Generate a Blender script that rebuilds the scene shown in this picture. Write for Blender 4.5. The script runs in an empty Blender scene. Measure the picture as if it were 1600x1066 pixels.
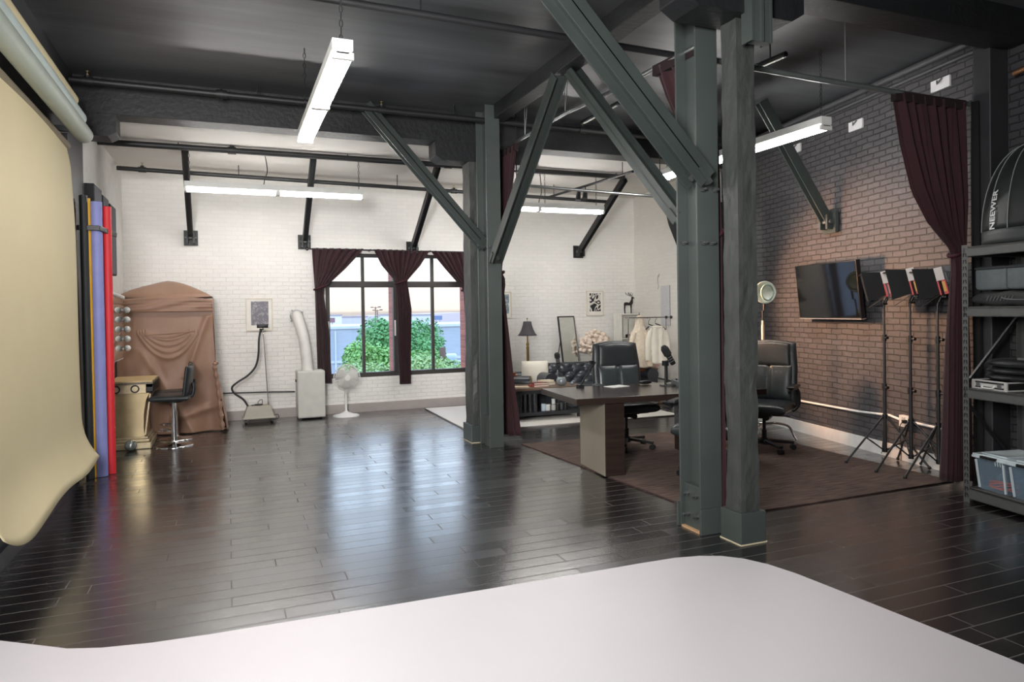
import bpy, bmesh, math, random
from mathutils import Vector, Matrix, noise
PI = math.pi
random.seed(7)
sc = bpy.context.scene
col = sc.collection

# ------------------------------------------------------------------ camera
cam = bpy.data.cameras.new('camera')
cam_o = bpy.data.objects.new('camera', cam); col.objects.link(cam_o)
cam.sensor_width = 36.0
cam.lens = 36.0 * 1086.0 / 1600.0
cam.shift_y = -(533.0 - 497.0) / 1600.0
cam.clip_end = 600
_y, _p, _r = math.radians(22.2), math.radians(-0.6), math.radians(-0.85)
_f = Vector((math.sin(_y) * math.cos(_p), math.cos(_y) * math.cos(_p), math.sin(_p)))
_rt = Vector((math.cos(_y), -math.sin(_y), 0)); _up = _rt.cross(_f)
_r2 = _rt * math.cos(_r) + _up * math.sin(_r); _u2 = -_rt * math.sin(_r) + _up * math.cos(_r)
cam_o.matrix_world = Matrix(((_r2.x, _u2.x, -_f.x, 0), (_r2.y, _u2.y, -_f.y, 0), (_r2.z, _u2.z, -_f.z, 1.5), (0, 0, 0, 1)))
sc.camera = cam_o

# ------------------------------------------------------------------ view, world, large lights
sc.view_settings.view_transform = 'Standard'
sc.view_settings.look = 'None'
sc.view_settings.exposure = 0.0
sc.view_settings.gamma = 1.0
sc.view_settings.use_curve_mapping = False
sc.cycles.max_bounces = 7
sc.cycles.diffuse_bounces = 4
sc.cycles.glossy_bounces = 4
sc.cycles.transparent_max_bounces = 12
sc.cycles.sample_clamp_indirect = 6.0
sc.cycles.caustics_reflective = False
sc.cycles.caustics_refractive = False

w = bpy.data.worlds.new('dusk_sky'); sc.world = w; w.use_nodes = True
nt = w.node_tree; nt.nodes.clear()
def N(nt, t, **k):
    n = nt.nodes.new(t)
    for a, b in k.items(): setattr(n, a, b)
    return n
o_ = N(nt, 'ShaderNodeOutputWorld'); bg = N(nt, 'ShaderNodeBackground')
tc = N(nt, 'ShaderNodeTexCoord'); sep = N(nt, 'ShaderNodeSeparateXYZ'); rp = N(nt, 'ShaderNodeValToRGB')
nt.links.new(tc.outputs['Generated'], sep.inputs[0]); nt.links.new(sep.outputs['Z'], rp.inputs[0])
nt.links.new(rp.outputs[0], bg.inputs[0]); nt.links.new(bg.outputs[0], o_.inputs[0])
cr = rp.color_ramp
stops = [(0.0, (.62, .56, .54)), (0.004, (1.0, .88, .78)), (0.02, (1.0, .92, .83)), (0.05, (1.0, .97, .93)), (0.11, (.90, .95, 1.0)), (0.30, (.56, .74, 1.0)), (1.0, (.38, .56, .95))]
while len(cr.elements) < len(stops): cr.elements.new(.5)
for e, (p_, c_) in zip(cr.elements, stops): e.position = p_; e.color = (*c_, 1)
mul = N(nt, 'ShaderNodeMath', operation='MULTIPLY_ADD'); mul.inputs[1].default_value = 13.0; mul.inputs[2].default_value = 0.0
sub = N(nt, 'ShaderNodeMath', operation='SUBTRACT'); sub.inputs[1].default_value = .09; sub.use_clamp = True
ad2 = N(nt, 'ShaderNodeMath', operation='ADD'); ad2.inputs[1].default_value = 1.3
mn = N(nt, 'ShaderNodeMath', operation='MINIMUM'); mn.inputs[1].default_value = 3.4
nt.links.new(sep.outputs['Z'], sub.inputs[0]); nt.links.new(sub.outputs[0], mul.inputs[0])
nt.links.new(mul.outputs[0], ad2.inputs[0]); nt.links.new(ad2.outputs[0], mn.inputs[0]); nt.links.new(mn.outputs[0], bg.inputs[1])

def area(name, loc, rot, sx, sy, power, color=(1, 1, 1)):
    l = bpy.data.lights.new(name, 'AREA'); l.shape = 'RECTANGLE'; l.size = sx; l.size_y = sy; l.energy = power; l.color = color
    o = bpy.data.objects.new(name, l); col.objects.link(o); o.location = loc; o.rotation_euler = rot
    return o
# ceiling lamps over the white cyclorama, behind the camera's view
area('studio_ceiling_light', (-.2, 0.5, 3.6), (0, 0, 0), 2.2, .6, 18, (1, .97, .98))
area('studio_ceiling_light', (1.9, 0.3, 3.6), (0, 0, 0), 2.2, .6, 18, (1, .97, .98))
# added fill light, out of view beside the camera, brightens the room
area('unseen_fill_light', (-.85, 0.3, 2.35), (math.radians(90), 0, math.radians(-24)), 1.0, 1.3, 190, (1, .98, .97)).data.spread = math.radians(120)
# warm studio spot standing behind the two columns, aimed at the brick wall
sp = bpy.data.lights.new('warm_spot', 'SPOT'); sp.energy = 290; sp.color = (1, .54, .30); sp.spot_size = math.radians(92); sp.spot_blend = .45; sp.shadow_soft_size = .12
sp_o = bpy.data.objects.new('warm_spot', sp); col.objects.link(sp_o); sp_o.location = (4.72, 6.45, 1.74)
sp_o.rotation_euler = (Vector((6.1, 5.75, 1.55)) - Vector((4.72, 6.45, 1.74))).to_track_quat('-Z', 'Y').to_euler()

# ------------------------------------------------------------------ materials
def lin(c): return tuple((x / 255 / 12.92) if x / 255 <= .04045 else ((x / 255 + .055) / 1.055) ** 2.4 for x in c)
MATS = {}
def M(name, rgb=(128, 128, 128), rough=.5, metal=0.0, var=0.0, vscale=8.0, bump=0.0, bscale=40.0, stretch=(1, 1, 1), spec=.5, trans=0.0, alpha=1.0, emit=0.0, coat=0.0, sheen=0.0, bdist=.01):
    if name in MATS: return MATS[name]
    m = bpy.data.materials.new(name); m.use_nodes = True; MATS[name] = m
    nt = m.node_tree; b = nt.nodes['Principled BSDF']
    c = lin(rgb); b.inputs['Base Color'].default_value = (*c, 1); b.inputs['Roughness'].default_value = rough
    b.inputs['Metallic'].default_value = metal; b.inputs['Specular IOR Level'].default_value = spec
    if trans: b.inputs['Transmission Weight'].default_value = trans
    if alpha < 1: b.inputs['Alpha'].default_value = alpha
    if coat: b.inputs['Coat Weight'].default_value = coat
    if sheen: b.inputs['Sheen Weight'].default_value = sheen; b.inputs['Sheen Roughness'].default_value = .5
    if emit: b.inputs['Emission Color'].default_value = (*c, 1); b.inputs['Emission Strength'].default_value = emit
    tcn = N(nt, 'ShaderNodeTexCoord'); mp = N(nt, 'ShaderNodeMapping'); mp.inputs['Scale'].default_value = stretch
    nt.links.new(tcn.outputs['Object'], mp.inputs[0])
    nz = N(nt, 'ShaderNodeTexNoise'); nz.inputs['Scale'].default_value = vscale; nz.inputs['Detail'].default_value = 4
    nt.links.new(mp.outputs[0], nz.inputs['Vector'])
    v = var if var else .05
    r = N(nt, 'ShaderNodeValToRGB'); r.color_ramp.elements[0].position = .3; r.color_ramp.elements[1].position = .7
    r.color_ramp.elements[0].color = (*[x * (1 - v) for x in c], 1); r.color_ramp.elements[1].color = (*[min(1, x * (1 + v)) for x in c], 1)
    nt.links.new(nz.outputs['Fac'], r.inputs[0]); nt.links.new(r.outputs[0], b.inputs['Base Color'])
    if bump:
        n2 = N(nt, 'ShaderNodeTexNoise'); n2.inputs['Scale'].default_value = bscale; n2.inputs['Detail'].default_value = 3
        nt.links.new(mp.outputs[0], n2.inputs['Vector'])
        bp = N(nt, 'ShaderNodeBump'); bp.inputs['Strength'].default_value = bump; bp.inputs['Distance'].default_value = bdist
        nt.links.new(n2.outputs['Fac'], bp.inputs['Height']); nt.links.new(bp.outputs[0], b.inputs['Normal'])
    return m

WDIR = (.1836, .983)                       # direction of the splayed right wall
def wallX(Y, off=0.0): return 6.22 + .1868 * (Y - 5.833) + off

def brick_mat(name, rgb, ang, rough=.6, bump=.6, mortar=.85, var=.06, w=.17, h=.060, lo=None):
    m = bpy.data.materials.new(name); m.use_nodes = True; MATS[name] = m
    nt = m.node_tree; b = nt.nodes['Principled BSDF']; b.inputs['Roughness'].default_value = rough; b.inputs['Specular IOR Level'].default_value = .35
    tcn = N(nt, 'ShaderNodeTexCoord'); mp = N(nt, 'ShaderNodeMapping'); mp.inputs['Rotation'].default_value = (0, 0, -ang)
    nt.links.new(tcn.outputs['Object'], mp.inputs[0])
    s = N(nt, 'ShaderNodeSeparateXYZ'); cb = N(nt, 'ShaderNodeCombineXYZ')
    nt.links.new(mp.outputs[0], s.inputs[0]); nt.links.new(s.outputs['X'], cb.inputs['X']); nt.links.new(s.outputs['Z'], cb.inputs['Y'])
    nw = N(nt, 'ShaderNodeTexNoise'); nw.inputs['Scale'].default_value = 5.5; nw.inputs['Detail'].default_value = 4
    nt.links.new(cb.outputs[0], nw.inputs['Vector'])
    mx = N(nt, 'ShaderNodeVectorMath', operation='MULTIPLY_ADD'); mx.inputs[1].default_value = (.045, .024, 0)
    nt.links.new(nw.outputs['Color'], mx.inputs[0]); nt.links.new(cb.outputs[0], mx.inputs[2])
    bt = N(nt, 'ShaderNodeTexBrick'); bt.inputs['Scale'].default_value = 1; bt.inputs['Brick Width'].default_value = w; bt.inputs['Row Height'].default_value = h
    bt.inputs['Mortar Size'].default_value = .006; bt.inputs['Mortar Smooth'].default_value = .6; bt.inputs['Bias'].default_value = 0
    c = lin(rgb)
    bt.inputs['Color1'].default_value = (*[x * (1 - var) for x in c], 1); bt.inputs['Color2'].default_value = (*[min(1, x * (1 + var)) for x in c], 1)
    bt.inputs['Mortar'].default_value = (*[x * mortar for x in c], 1)
    nt.links.new(mx.outputs[0], bt.inputs['Vector']); nt.links.new(bt.outputs['Color'], b.inputs['Base Color'])
    n2 = N(nt, 'ShaderNodeTexNoise'); n2.inputs['Scale'].default_value = 14; n2.inputs['Detail'].default_value = 5; n2.inputs['Roughness'].default_value = .6
    nt.links.new(mx.outputs[0], n2.inputs['Vector'])
    ad = N(nt, 'ShaderNodeMath', operation='MULTIPLY_ADD'); ad.inputs[1].default_value = .55
    inv = N(nt, 'ShaderNodeMath', operation='SUBTRACT'); inv.inputs[0].default_value = 1
    nt.links.new(bt.outputs['Fac'], inv.inputs[1]); nt.links.new(n2.outputs['Fac'], ad.inputs[0]); nt.links.new(inv.outputs[0], ad.inputs[2])
    bp = N(nt, 'ShaderNodeBump'); bp.inputs['Strength'].default_value = bump; bp.inputs['Distance'].default_value = .018
    if lo:
        hr = N(nt, 'ShaderNodeMapRange'); hr.inputs['From Min'].default_value = 1.9; hr.inputs['From Max'].default_value = 2.7; hr.inputs['To Min'].default_value = bump; hr.inputs['To Max'].default_value = lo
        nt.links.new(s.outputs['Z'], hr.inputs['Value']); nt.links.new(hr.outputs[0], bp.inputs['Strength'])
    nt.links.new(ad.outputs[0], bp.inputs['Height']); nt.links.new(bp.outputs[0], b.inputs['Normal'])
    return m

def floor_mat():
    m = bpy.data.materials.new('dark_wood_planks'); m.use_nodes = True
    nt = m.node_tree; b = nt.nodes['Principled BSDF']
    tcn = N(nt, 'ShaderNodeTexCoord')
    def planks(c1, c2, mo):
        bt = N(nt, 'ShaderNodeTexBrick'); bt.offset = .37; bt.offset_frequency = 2; bt.squash = .72; bt.squash_frequency = 3
        bt.inputs['Scale'].default_value = 1; bt.inputs['Brick Width'].default_value = 1.35; bt.inputs['Row Height'].default_value = .128
        bt.inputs['Mortar Size'].default_value = .0034; bt.inputs['Mortar Smooth'].default_value = .1; bt.inputs['Bias'].default_value = 0
        bt.inputs['Color1'].default_value = (*c1, 1); bt.inputs['Color2'].default_value = (*c2, 1); bt.inputs['Mortar'].default_value = (*mo, 1)
        of = N(nt, 'ShaderNodeMapping'); of.inputs['Location'].default_value = (37.31, 25.6, 0); nt.links.new(tcn.outputs['Object'], of.inputs[0]); nt.links.new(of.outputs[0], bt.inputs['Vector']); return bt
    bt = planks(lin((34, 31, 31)), lin((20, 19, 20)), lin((104, 100, 98)))
    rb = planks((.20,) * 3, (.31,) * 3, (.6,) * 3)
    nt.links.new(rb.outputs['Color'], b.inputs['Roughness'])
    # fine brushed grooves along each plank
    mp = N(nt, 'ShaderNodeMapping'); mp.inputs['Scale'].default_value = (.35, 55, 1); nt.links.new(tcn.outputs['Object'], mp.inputs[0])
    nz = N(nt, 'ShaderNodeTexNoise'); nz.inputs['Scale'].default_value = 1; nz.inputs['Detail'].default_value = 1; nt.links.new(mp.outputs[0], nz.inputs['Vector'])
    ad = N(nt, 'ShaderNodeMath', operation='MULTIPLY_ADD'); ad.inputs[1].default_value = -1.5
    sy = N(nt, 'ShaderNodeSeparateXYZ'); nt.links.new(tcn.outputs['Object'], sy.inputs[0])
    ky = N(nt, 'ShaderNodeMath', operation='MULTIPLY'); ky.inputs[1].default_value = 2 * PI / .016; nt.links.new(sy.outputs['Y'], ky.inputs[0])
    sn = N(nt, 'ShaderNodeMath', operation='SINE'); nt.links.new(ky.outputs[0], sn.inputs[0])
    rd = N(nt, 'ShaderNodeMath', operation='MULTIPLY_ADD'); rd.inputs[1].default_value = .45; nt.links.new(sn.outputs[0], rd.inputs[0]); nt.links.new(nz.outputs['Fac'], rd.inputs[2])
    nt.links.new(bt.outputs['Fac'], ad.inputs[0]); nt.links.new(rd.outputs[0], ad.inputs[2])
    bp = N(nt, 'ShaderNodeBump'); bp.inputs['Strength'].default_value = .10; bp.inputs['Distance'].default_value = .0015
    nt.links.new(ad.outputs[0], bp.inputs['Height']); nt.links.new(bp.outputs[0], b.inputs['Normal']); nt.links.new(bp.outputs[0], b.inputs['Coat Normal'])
    nt.links.new(bt.outputs['Color'], b.inputs['Base Color'])
    inv = N(nt, 'ShaderNodeMath', operation='MULTIPLY_ADD'); inv.inputs[1].default_value = -.75; inv.inputs[2].default_value = .75
    nt.links.new(bt.outputs['Fac'], inv.inputs[0]); nt.links.new(inv.outputs[0], b.inputs['Coat Weight'])
    iv2 = N(nt, 'ShaderNodeMath', operation='SUBTRACT'); iv2.inputs[0].default_value = 1.0; nt.links.new(bt.outputs['Fac'], iv2.inputs[1]); nt.links.new(iv2.outputs[0], b.inputs['Specular IOR Level'])
    b.inputs['Coat Roughness'].default_value = .22
    return m

def pattern_mat(name, kind, fg, bgc, scale):
    m = bpy.data.materials.new(name); m.use_nodes = True; MATS[name] = m
    nt = m.node_tree; b = nt.nodes['Principled BSDF']; b.inputs['Roughness'].default_value = .7
    tcn = N(nt, 'ShaderNodeTexCoord')
    if kind == 'maze':
        nz = N(nt, 'ShaderNodeTexNoise'); nz.inputs['Scale'].default_value = scale; nz.inputs['Detail'].default_value = 0; nz.inputs['Distortion'].default_value = .4
        nt.links.new(tcn.outputs['Object'], nz.inputs['Vector'])
        k = N(nt, 'ShaderNodeMath', operation='MULTIPLY'); k.inputs[1].default_value = 26; nt.links.new(nz.outputs['Fac'], k.inputs[0])
        sn = N(nt, 'ShaderNodeMath', operation='SINE'); nt.links.new(k.outputs[0], sn.inputs[0]); src = sn.outputs[0]; lo, hi = -.2, .1
    elif kind == 'speck':
        nz = N(nt, 'ShaderNodeTexNoise'); nz.inputs['Scale'].default_value = scale; nz.inputs['Detail'].default_value = 6; nz.inputs['Roughness'].default_value = .75
        nt.links.new(tcn.outputs['Object'], nz.inputs['Vector']); src = nz.outputs['Fac']; lo, hi = .5, .6
    r = N(nt, 'ShaderNodeValToRGB'); r.color_ramp.elements[0].position = max(0, lo); r.color_ramp.elements[1].position = hi
    r.color_ramp.elements[0].color = (*lin(fg), 1); r.color_ramp.elements[1].color = (*lin(bgc), 1)
    nt.links.new(src, r.inputs[0]); nt.links.new(r.outputs[0], b.inputs['Base Color'])
    return m

def glass_mat():
    m = bpy.data.materials.new('window_glass'); m.use_nodes = True
    nt = m.node_tree; nt.nodes.clear()
    o = N(nt, 'ShaderNodeOutputMaterial'); t = N(nt, 'ShaderNodeBsdfTransparent'); g = N(nt, 'ShaderNodeBsdfGlossy'); g.inputs['Roughness'].default_value = .02
    t.inputs[0].default_value = (.99, 1, .995, 1)
    mx = N(nt, 'ShaderNodeMixShader'); mx.inputs[0].default_value = .035
    nt.links.new(t.outputs[0], mx.inputs[1]); nt.links.new(g.outputs[0], mx.inputs[2]); nt.links.new(mx.outputs[0], o.inputs[0])
    return m

floor_m = floor_mat(); glass_m = glass_mat()
RANG = math.atan2(WDIR[1], WDIR[0])
white_brick = brick_mat('white_painted_brick', (238, 236, 231), 0, bump=.55, mortar=.95, var=.02, lo=.10)
white_brick_r = brick_mat('white_painted_brick_side', (238, 235, 228), RANG, bump=.25, mortar=.97, var=.02, lo=.08)
dark_brick = brick_mat('charcoal_painted_brick', (76, 75, 78), RANG, bump=1.0, mortar=.66, var=.12)
red_brick = brick_mat('red_brick', (176, 112, 98), 0, bump=.6, mortar=1.5, var=.2)
M('white_paint', (236, 235, 231), .6, bump=.08, bscale=30)
M('black_paint', (52, 53, 56), .5, var=.12, vscale=5)
M('charcoal_steel', (70, 77, 75), .38, var=.08, vscale=3, bump=.05, bscale=20)
M('brace_steel', (57, 64, 62), .35, var=.1, vscale=4)
M('timber_paint', (66, 69, 67), .5, var=.15, vscale=12, bump=.6, bscale=26, stretch=(1, 1, .5))
M('beam_paint', (26, 28, 30), .55, var=.18, vscale=9, bump=.5, bscale=22)
M('black_pipe', (32, 33, 35), .5)
M('velvet', (46, 13, 20), .85, var=.12, vscale=14, sheen=.12)
M('velvet_dark_header', (30, 12, 17), .9)  # darker velvet for the curtain headers
M('black_cloth', (20, 20, 22), .9, var=.2)
M('cyc_white', (224, 219, 222), .42, var=.01, vscale=2)
M('chrome', (225, 225, 228), .08, 1.0)
M('galv', (178, 182, 182), .3, .9)
M('black_plastic', (24, 24, 26), .4)
M('black_metal', (30, 31, 33), .38)
M('white_plastic', (232, 231, 226), .45)
M('white_metal', (228, 230, 226), .4)
M('black_leather', (38, 42, 44), .36, var=.1, vscale=20, bump=.08, bscale=180)
M('gold', (190, 172, 134), .28, .7, var=.12, vscale=6)
M('gold_pale', (202, 186, 152), .4, .4, var=.1, vscale=20)
M('brown_nylon', (150, 116, 95), .5, var=.05, vscale=10, sheen=.15)
M('tube_glow', (255, 252, 249), .4, emit=64.0)
M('mirror', (235, 238, 236), .02, 1.0)

# ------------------------------------------------------------------ mesh helpers
class MB:
    def __init__(s): s.v = []; s.f = []; s.sm = []; s.mi = []
    def add(s, vs, fs, smooth=False, mi=0):
        n = len(s.v); s.v += [tuple(v) for v in vs]
        for f in fs: s.f.append(tuple(i + n for i in f)); s.sm.append(smooth); s.mi.append(mi)
        return s
    def box(s, a, b, R=None, c=None, mi=0):
        vs = [Vector((x, y, z)) for x in (a[0], b[0]) for y in (a[1], b[1]) for z in (a[2], b[2])]
        if R is not None:
            cc = Vector(c) if c is not None else sum(vs, Vector()) / 8
            vs = [R @ (v - cc) + cc for v in vs]
        return s.add(vs, [(0, 1, 3, 2), (4, 6, 7, 5), (0, 4, 5, 1), (2, 3, 7, 6), (0, 2, 6, 4), (1, 5, 7, 3)], False, mi)
    def cb(s, c, d, R=None, mi=0):
        return s.box([c[i] - d[i] / 2 for i in range(3)], [c[i] + d[i] / 2 for i in range(3)], R, c, mi)
    def bar(s, p0, p1, w, h, up=(0, 0, 1), mi=0):
        p0, p1 = Vector(p0), Vector(p1); d = (p1 - p0).normalized(); u = Vector(up)
        sd = d.cross(u)
        if sd.length < 1e-4: sd = d.cross(Vector((1, 0, 0)))
        sd.normalize(); u = sd.cross(d).normalized()
        vs = [p + sd * a * w / 2 + u * b * h / 2 for p in (p0, p1) for a, b in ((-1, -1), (1, -1), (1, 1), (-1, 1))]
        return s.add(vs, [(3, 2, 1, 0), (4, 5, 6, 7), (0, 1, 5, 4), (1, 2, 6, 5), (2, 3, 7, 6), (3, 0, 4, 7)], False, mi)
    def cyl(s, p0, p1, r0, r1=None, n=16, caps=True, smooth=True, mi=0):
        r1 = r0 if r1 is None else r1
        p0, p1 = Vector(p0), Vector(p1); d = (p1 - p0).normalized()
        a = d.cross(Vector((0, 0, 1)) if abs(d.z) < .9 else Vector((1, 0, 0))).normalized(); b = d.cross(a)
        vs = [p + (a * math.cos(2 * PI * i / n) + b * math.sin(2 * PI * i / n)) * r for p, r in ((p0, r0), (p1, r1)) for i in range(n)]
        s.add(vs, [(i, (i + 1) % n, n + (i + 1) % n, n + i) for i in range(n)], smooth, mi)
        if caps: s.add(vs, [tuple(range(n))[::-1], tuple(range(n, 2 * n))], False, mi)
        return s
    def tube(s, pts, r, n=8, closed=False, mi=0, caps=True):
        P = [Vector(p) for p in pts]; k = len(P); rs = r if isinstance(r, (list, tuple)) else [r] * k
        vs = []; a = None
        for i in range(k):
            if closed: t = (P[(i + 1) % k] - P[i - 1])
            else: t = P[min(i + 1, k - 1)] - P[max(i - 1, 0)]
            t.normalize()
            if a is None: a = t.cross(Vector((0, 0, 1)) if abs(t.z) < .9 else Vector((1, 0, 0))).normalized()
            else:
                a = (a - t * a.dot(t)).normalized()
            b = t.cross(a)
            vs += [P[i] + (a * math.cos(2 * PI * j / n) + b * math.sin(2 * PI * j / n)) * rs[i] for j in range(n)]
        fs = [(i * n + j, i * n + (j + 1) % n, ((i + 1) % k) * n + (j + 1) % n, ((i + 1) % k) * n + j) for i in range(k if closed else k - 1) for j in range(n)]
        s.add(vs, fs, True, mi)
        if not closed and caps: s.add(vs, [tuple(range(n))[::-1], tuple(range((k - 1) * n, k * n))], False, mi)
        return s
    def lathe(s, prof, c=(0, 0, 0), n=24, smooth=True, sx=1, sy=1, mi=0, a0=0, R=None):
        vs = []
        for r, z in prof:
            for i in range(n):
                t = 2 * PI * i / n + a0; p = Vector((r * math.cos(t) * sx, r * math.sin(t) * sy, z))
                if R is not None: p = R @ p
                vs.append(p + Vector(c))
        k = len(prof)
        s.add(vs, [(i * n + j, i * n + (j + 1) % n, (i + 1) * n + (j + 1) % n, (i + 1) * n + j) for i in range(k - 1) for j in range(n)], smooth, mi)
        s.add(vs, [tuple(range(n))[::-1], tuple(range((k - 1) * n, k * n))], False, mi)
        return s
    def sph(s, c, r, n=16, m=10, mi=0):
        r = r if isinstance(r, (tuple, list)) else (r, r, r)
        prof = [(math.sin(PI * i / m), -math.cos(PI * i / m)) for i in range(m + 1)]
        vs = [(c[0] + a * math.cos(2 * PI * j / n) * r[0], c[1] + a * math.sin(2 * PI * j / n) * r[1], c[2] + z * r[2]) for a, z in prof for j in range(n)]
        return s.add(vs, [(i * n + j, i * n + (j + 1) % n, (i + 1) * n + (j + 1) % n, (i + 1) * n + j) for i in range(m) for j in range(n)], True, mi)
    def prism(s, poly, p, d, smooth=False, mi=0):
        """poly: list of 3-D points, extruded by vector d"""
        n = len(poly); d = Vector(d); a = [Vector(q) + Vector(p) for q in poly]
        vs = a + [q + d for q in a]
        s.add(vs, [(i, (i + 1) % n, n + (i + 1) % n, n + i) for i in range(n)], smooth, mi)
        return s.add(vs, [tuple(range(n))[::-1], tuple(range(n, 2 * n))], False, mi)
    def grid(s, fn, nu, nv, smooth=True, mi=0):
        vs = [fn(i / nu, j / nv) for j in range(nv + 1) for i in range(nu + 1)]
        W = nu + 1
        return s.add(vs, [(j * W + i, j * W + i + 1, (j + 1) * W + i + 1, (j + 1) * W + i) for j in range(nv) for i in range(nu)], smooth, mi)
    def pillow(s, w, h, t, fn=None, nx=12, ny=12, p=4, q=2.2, edge=.25, mi=0):
        """soft closed pad in the local x (w), z (h) plane, thickness t along y; fn maps the point"""
        def side(sg):
            out = []
            for j in range(ny + 1):
                for i in range(nx + 1):
                    u = -math.cos(PI * i / nx); v = -math.cos(PI * j / ny)
                    k = max(0, (1 - abs(u) ** p)) ** (1 / q) * max(0, (1 - abs(v) ** p)) ** (1 / q)
                    pt = Vector((u * w / 2, sg * t / 2 * (edge + (1 - edge) * k), v * h / 2))
                    out.append(fn(pt) if fn else pt)
            return out
        A, B_ = side(-1), side(1); W = nx + 1; n0 = len(A)
        fs = []
        for j in range(ny):
            for i in range(nx):
                q4 = (j * W + i, j * W + i + 1, (j + 1) * W + i + 1, (j + 1) * W + i)
                fs.append(q4); fs.append(tuple(n0 + k for k in q4[::-1]))
        rim = [i for i in range(W)] + [j * W + nx for j in range(1, ny + 1)] + [ny * W + i for i in range(nx - 1, -1, -1)] + [j * W for j in range(ny - 1, 0, -1)]
        for a in range(len(rim)):
            i, j = rim[a], rim[(a + 1) % len(rim)]
            fs.append((i, n0 + i, n0 + j, j))
        return s.add(A + B_, fs, True, mi)

def mesh(name, b, mats):
    me = bpy.data.meshes.new(name); me.from_pydata(b.v, [], b.f)
    for m in (mats if isinstance(mats, (list, tuple)) else [mats]): me.materials.append(MATS[m] if isinstance(m, str) else m)
    me.polygons.foreach_set('use_smooth', b.sm); me.polygons.foreach_set('material_index', b.mi)
    bm = bmesh.new(); bm.from_mesh(me); bmesh.ops.recalc_face_normals(bm, faces=bm.faces); bm.to_mesh(me); bm.free()
    me.update(); return me
def obj(name, b, mats, parent=None, loc=(0, 0, 0), rz=0, bev=0, solid=0, label=None):
    o = bpy.data.objects.new(name, mesh(name, b, mats)); col.objects.link(o); o.location = loc; o.rotation_euler = (0, 0, rz)
    if parent is not None: o.parent = parent
    if bev:
        md = o.modifiers.new('bevel', 'BEVEL'); md.width = bev; md.segments = 2; md.limit_method = 'ANGLE'; md.angle_limit = math.radians(40)
    if solid:
        md = o.modifiers.new('thickness', 'SOLIDIFY'); md.thickness = solid; md.offset = 0
    if label: o['label'] = label
    return o
def thing(name, label, cat, loc=(0, 0, 0), rz=0, group=None):
    o = bpy.data.objects.new(name, None); o.empty_display_size = .1; col.objects.link(o); o.location = loc; o.rotation_euler = (0, 0, rz)
    o['label'] = label; o['category'] = cat
    if group: o['group'] = group
    return o
def solo(name, b, mats, label, cat, loc=(0, 0, 0), rz=0, group=None, bev=0, solid=0):
    o = obj(name, b, mats, None, loc, rz, bev, solid); o['label'] = label; o['category'] = cat
    if group: o['group'] = group
    return o
def struct(name, b, mats, parent=None, bev=0):
    o = obj(name, b, mats, parent, bev=bev)
    if parent is None: o['kind'] = 'structure'
    return o
def dup(root, label, loc, rz, group=None):
    r = root.copy(); col.objects.link(r); r.location = loc; r.rotation_euler = (0, 0, rz); r['label'] = label
    if group: r['group'] = group
    for ch in list(root.children):
        c = ch.copy(); col.objects.link(c); c.parent = r
        for g in list(ch.children):
            d = g.copy(); col.objects.link(d); d.parent = c
    return r
def lerp(a, b, t): return a + (b - a) * t
def poly(pts, t):
    """piecewise-linear interpolation through pts [(t, value)]"""
    for (a, x), (b, y) in zip(pts, pts[1:]):
        if t <= b: return lerp(x, y, (t - a) / (b - a) if b > a else 0)
    return pts[-1][1]
def spline(pts, k=8):
    P = [Vector(p) for p in pts]; out = []
    for i in range(len(P) - 1):
        p0 = P[max(i - 1, 0)]; p1 = P[i]; p2 = P[i + 1]; p3 = P[min(i + 2, len(P) - 1)]
        for j in range(k):
            t = j / k
            out.append(.5 * ((2 * p1) + (p2 - p0) * t + (2 * p0 - 5 * p1 + 4 * p2 - p3) * t * t + (3 * p1 - p0 - 3 * p2 + p3) * t ** 3))
    out.append(P[-1]); return out
# ================================================================== the room
b = MB(); b.box((-1.3, -2.8, -.1), (7.3, 10.65, 0)); struct('floor', b, floor_m)
b = MB(); b.box((-1.4, -2.8, 3.75), (7.3, 7.75, 3.85)); struct('ceiling_front', b, None or M('ceiling_paint', (78, 80, 83), .42, var=.85, vscale=1.0, stretch=(.22, 1.5, 1), bump=.15, bscale=8))
b = MB(); b.box((-1.4, 7.75, 3.47), (7.3, 10.8, 3.85)); struct('ceiling_rear', b, M('ceiling_white', (224, 221, 215), .7, var=.015, vscale=2, stretch=(.2, 3, 1)))
b = MB(); b.box((-1.4, -2.8, -.1), (-1.3, 7.95, 3.8), mi=0); b.box((-1.4, 7.95, -.1), (-1.3, 10.8, 3.8), mi=1)
struct('wall_left', b, ['black_paint', 'white_paint'])
b = MB(); b.box((-1.4, -2.9, -.1), (7.3, -2.8, 3.8)); struct('wall_front', b, 'white_paint')
# right wall: charcoal brick splayed about ten degrees, then a furred white stretch by the rear corner
b = MB()
def wallseg(b, y0, y1, off, mi):
    p = [(wallX(y0, off), y0, -.1), (wallX(y1, off), y1, -.1), (wallX(y1, off) + .25, y1, -.1), (wallX(y0, off) + .25, y0, -.1)]
    b.prism(p, (0, 0, 0), (0, 0, 3.95), mi=mi)
wallseg(b, -2.8, 8.2, 0, 0); wallseg(b, 8.2, 10.8, -.405, 1)
b.box((wallX(8.2, -.4), 8.2, -.1), (wallX(8.2, .2), 8.3, 3.85), mi=1)
struct('wall_right', b, [dark_brick, white_brick_r])
b = MB(); WX0, WX1, WZ0, WZ1 = 1.35, 3.66, .52, 2.40
b.box((-1.3, 10.65, -.1), (WX0, 10.8, 3.8)); b.box((WX1, 10.65, -.1), (7.3, 10.8, 3.8))
b.box((WX0, 10.65, -.1), (WX1, 10.8, WZ0)); b.box((WX0, 10.65, WZ1), (WX1, 10.8, 3.8))
struct('wall_back', b, white_brick)
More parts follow.
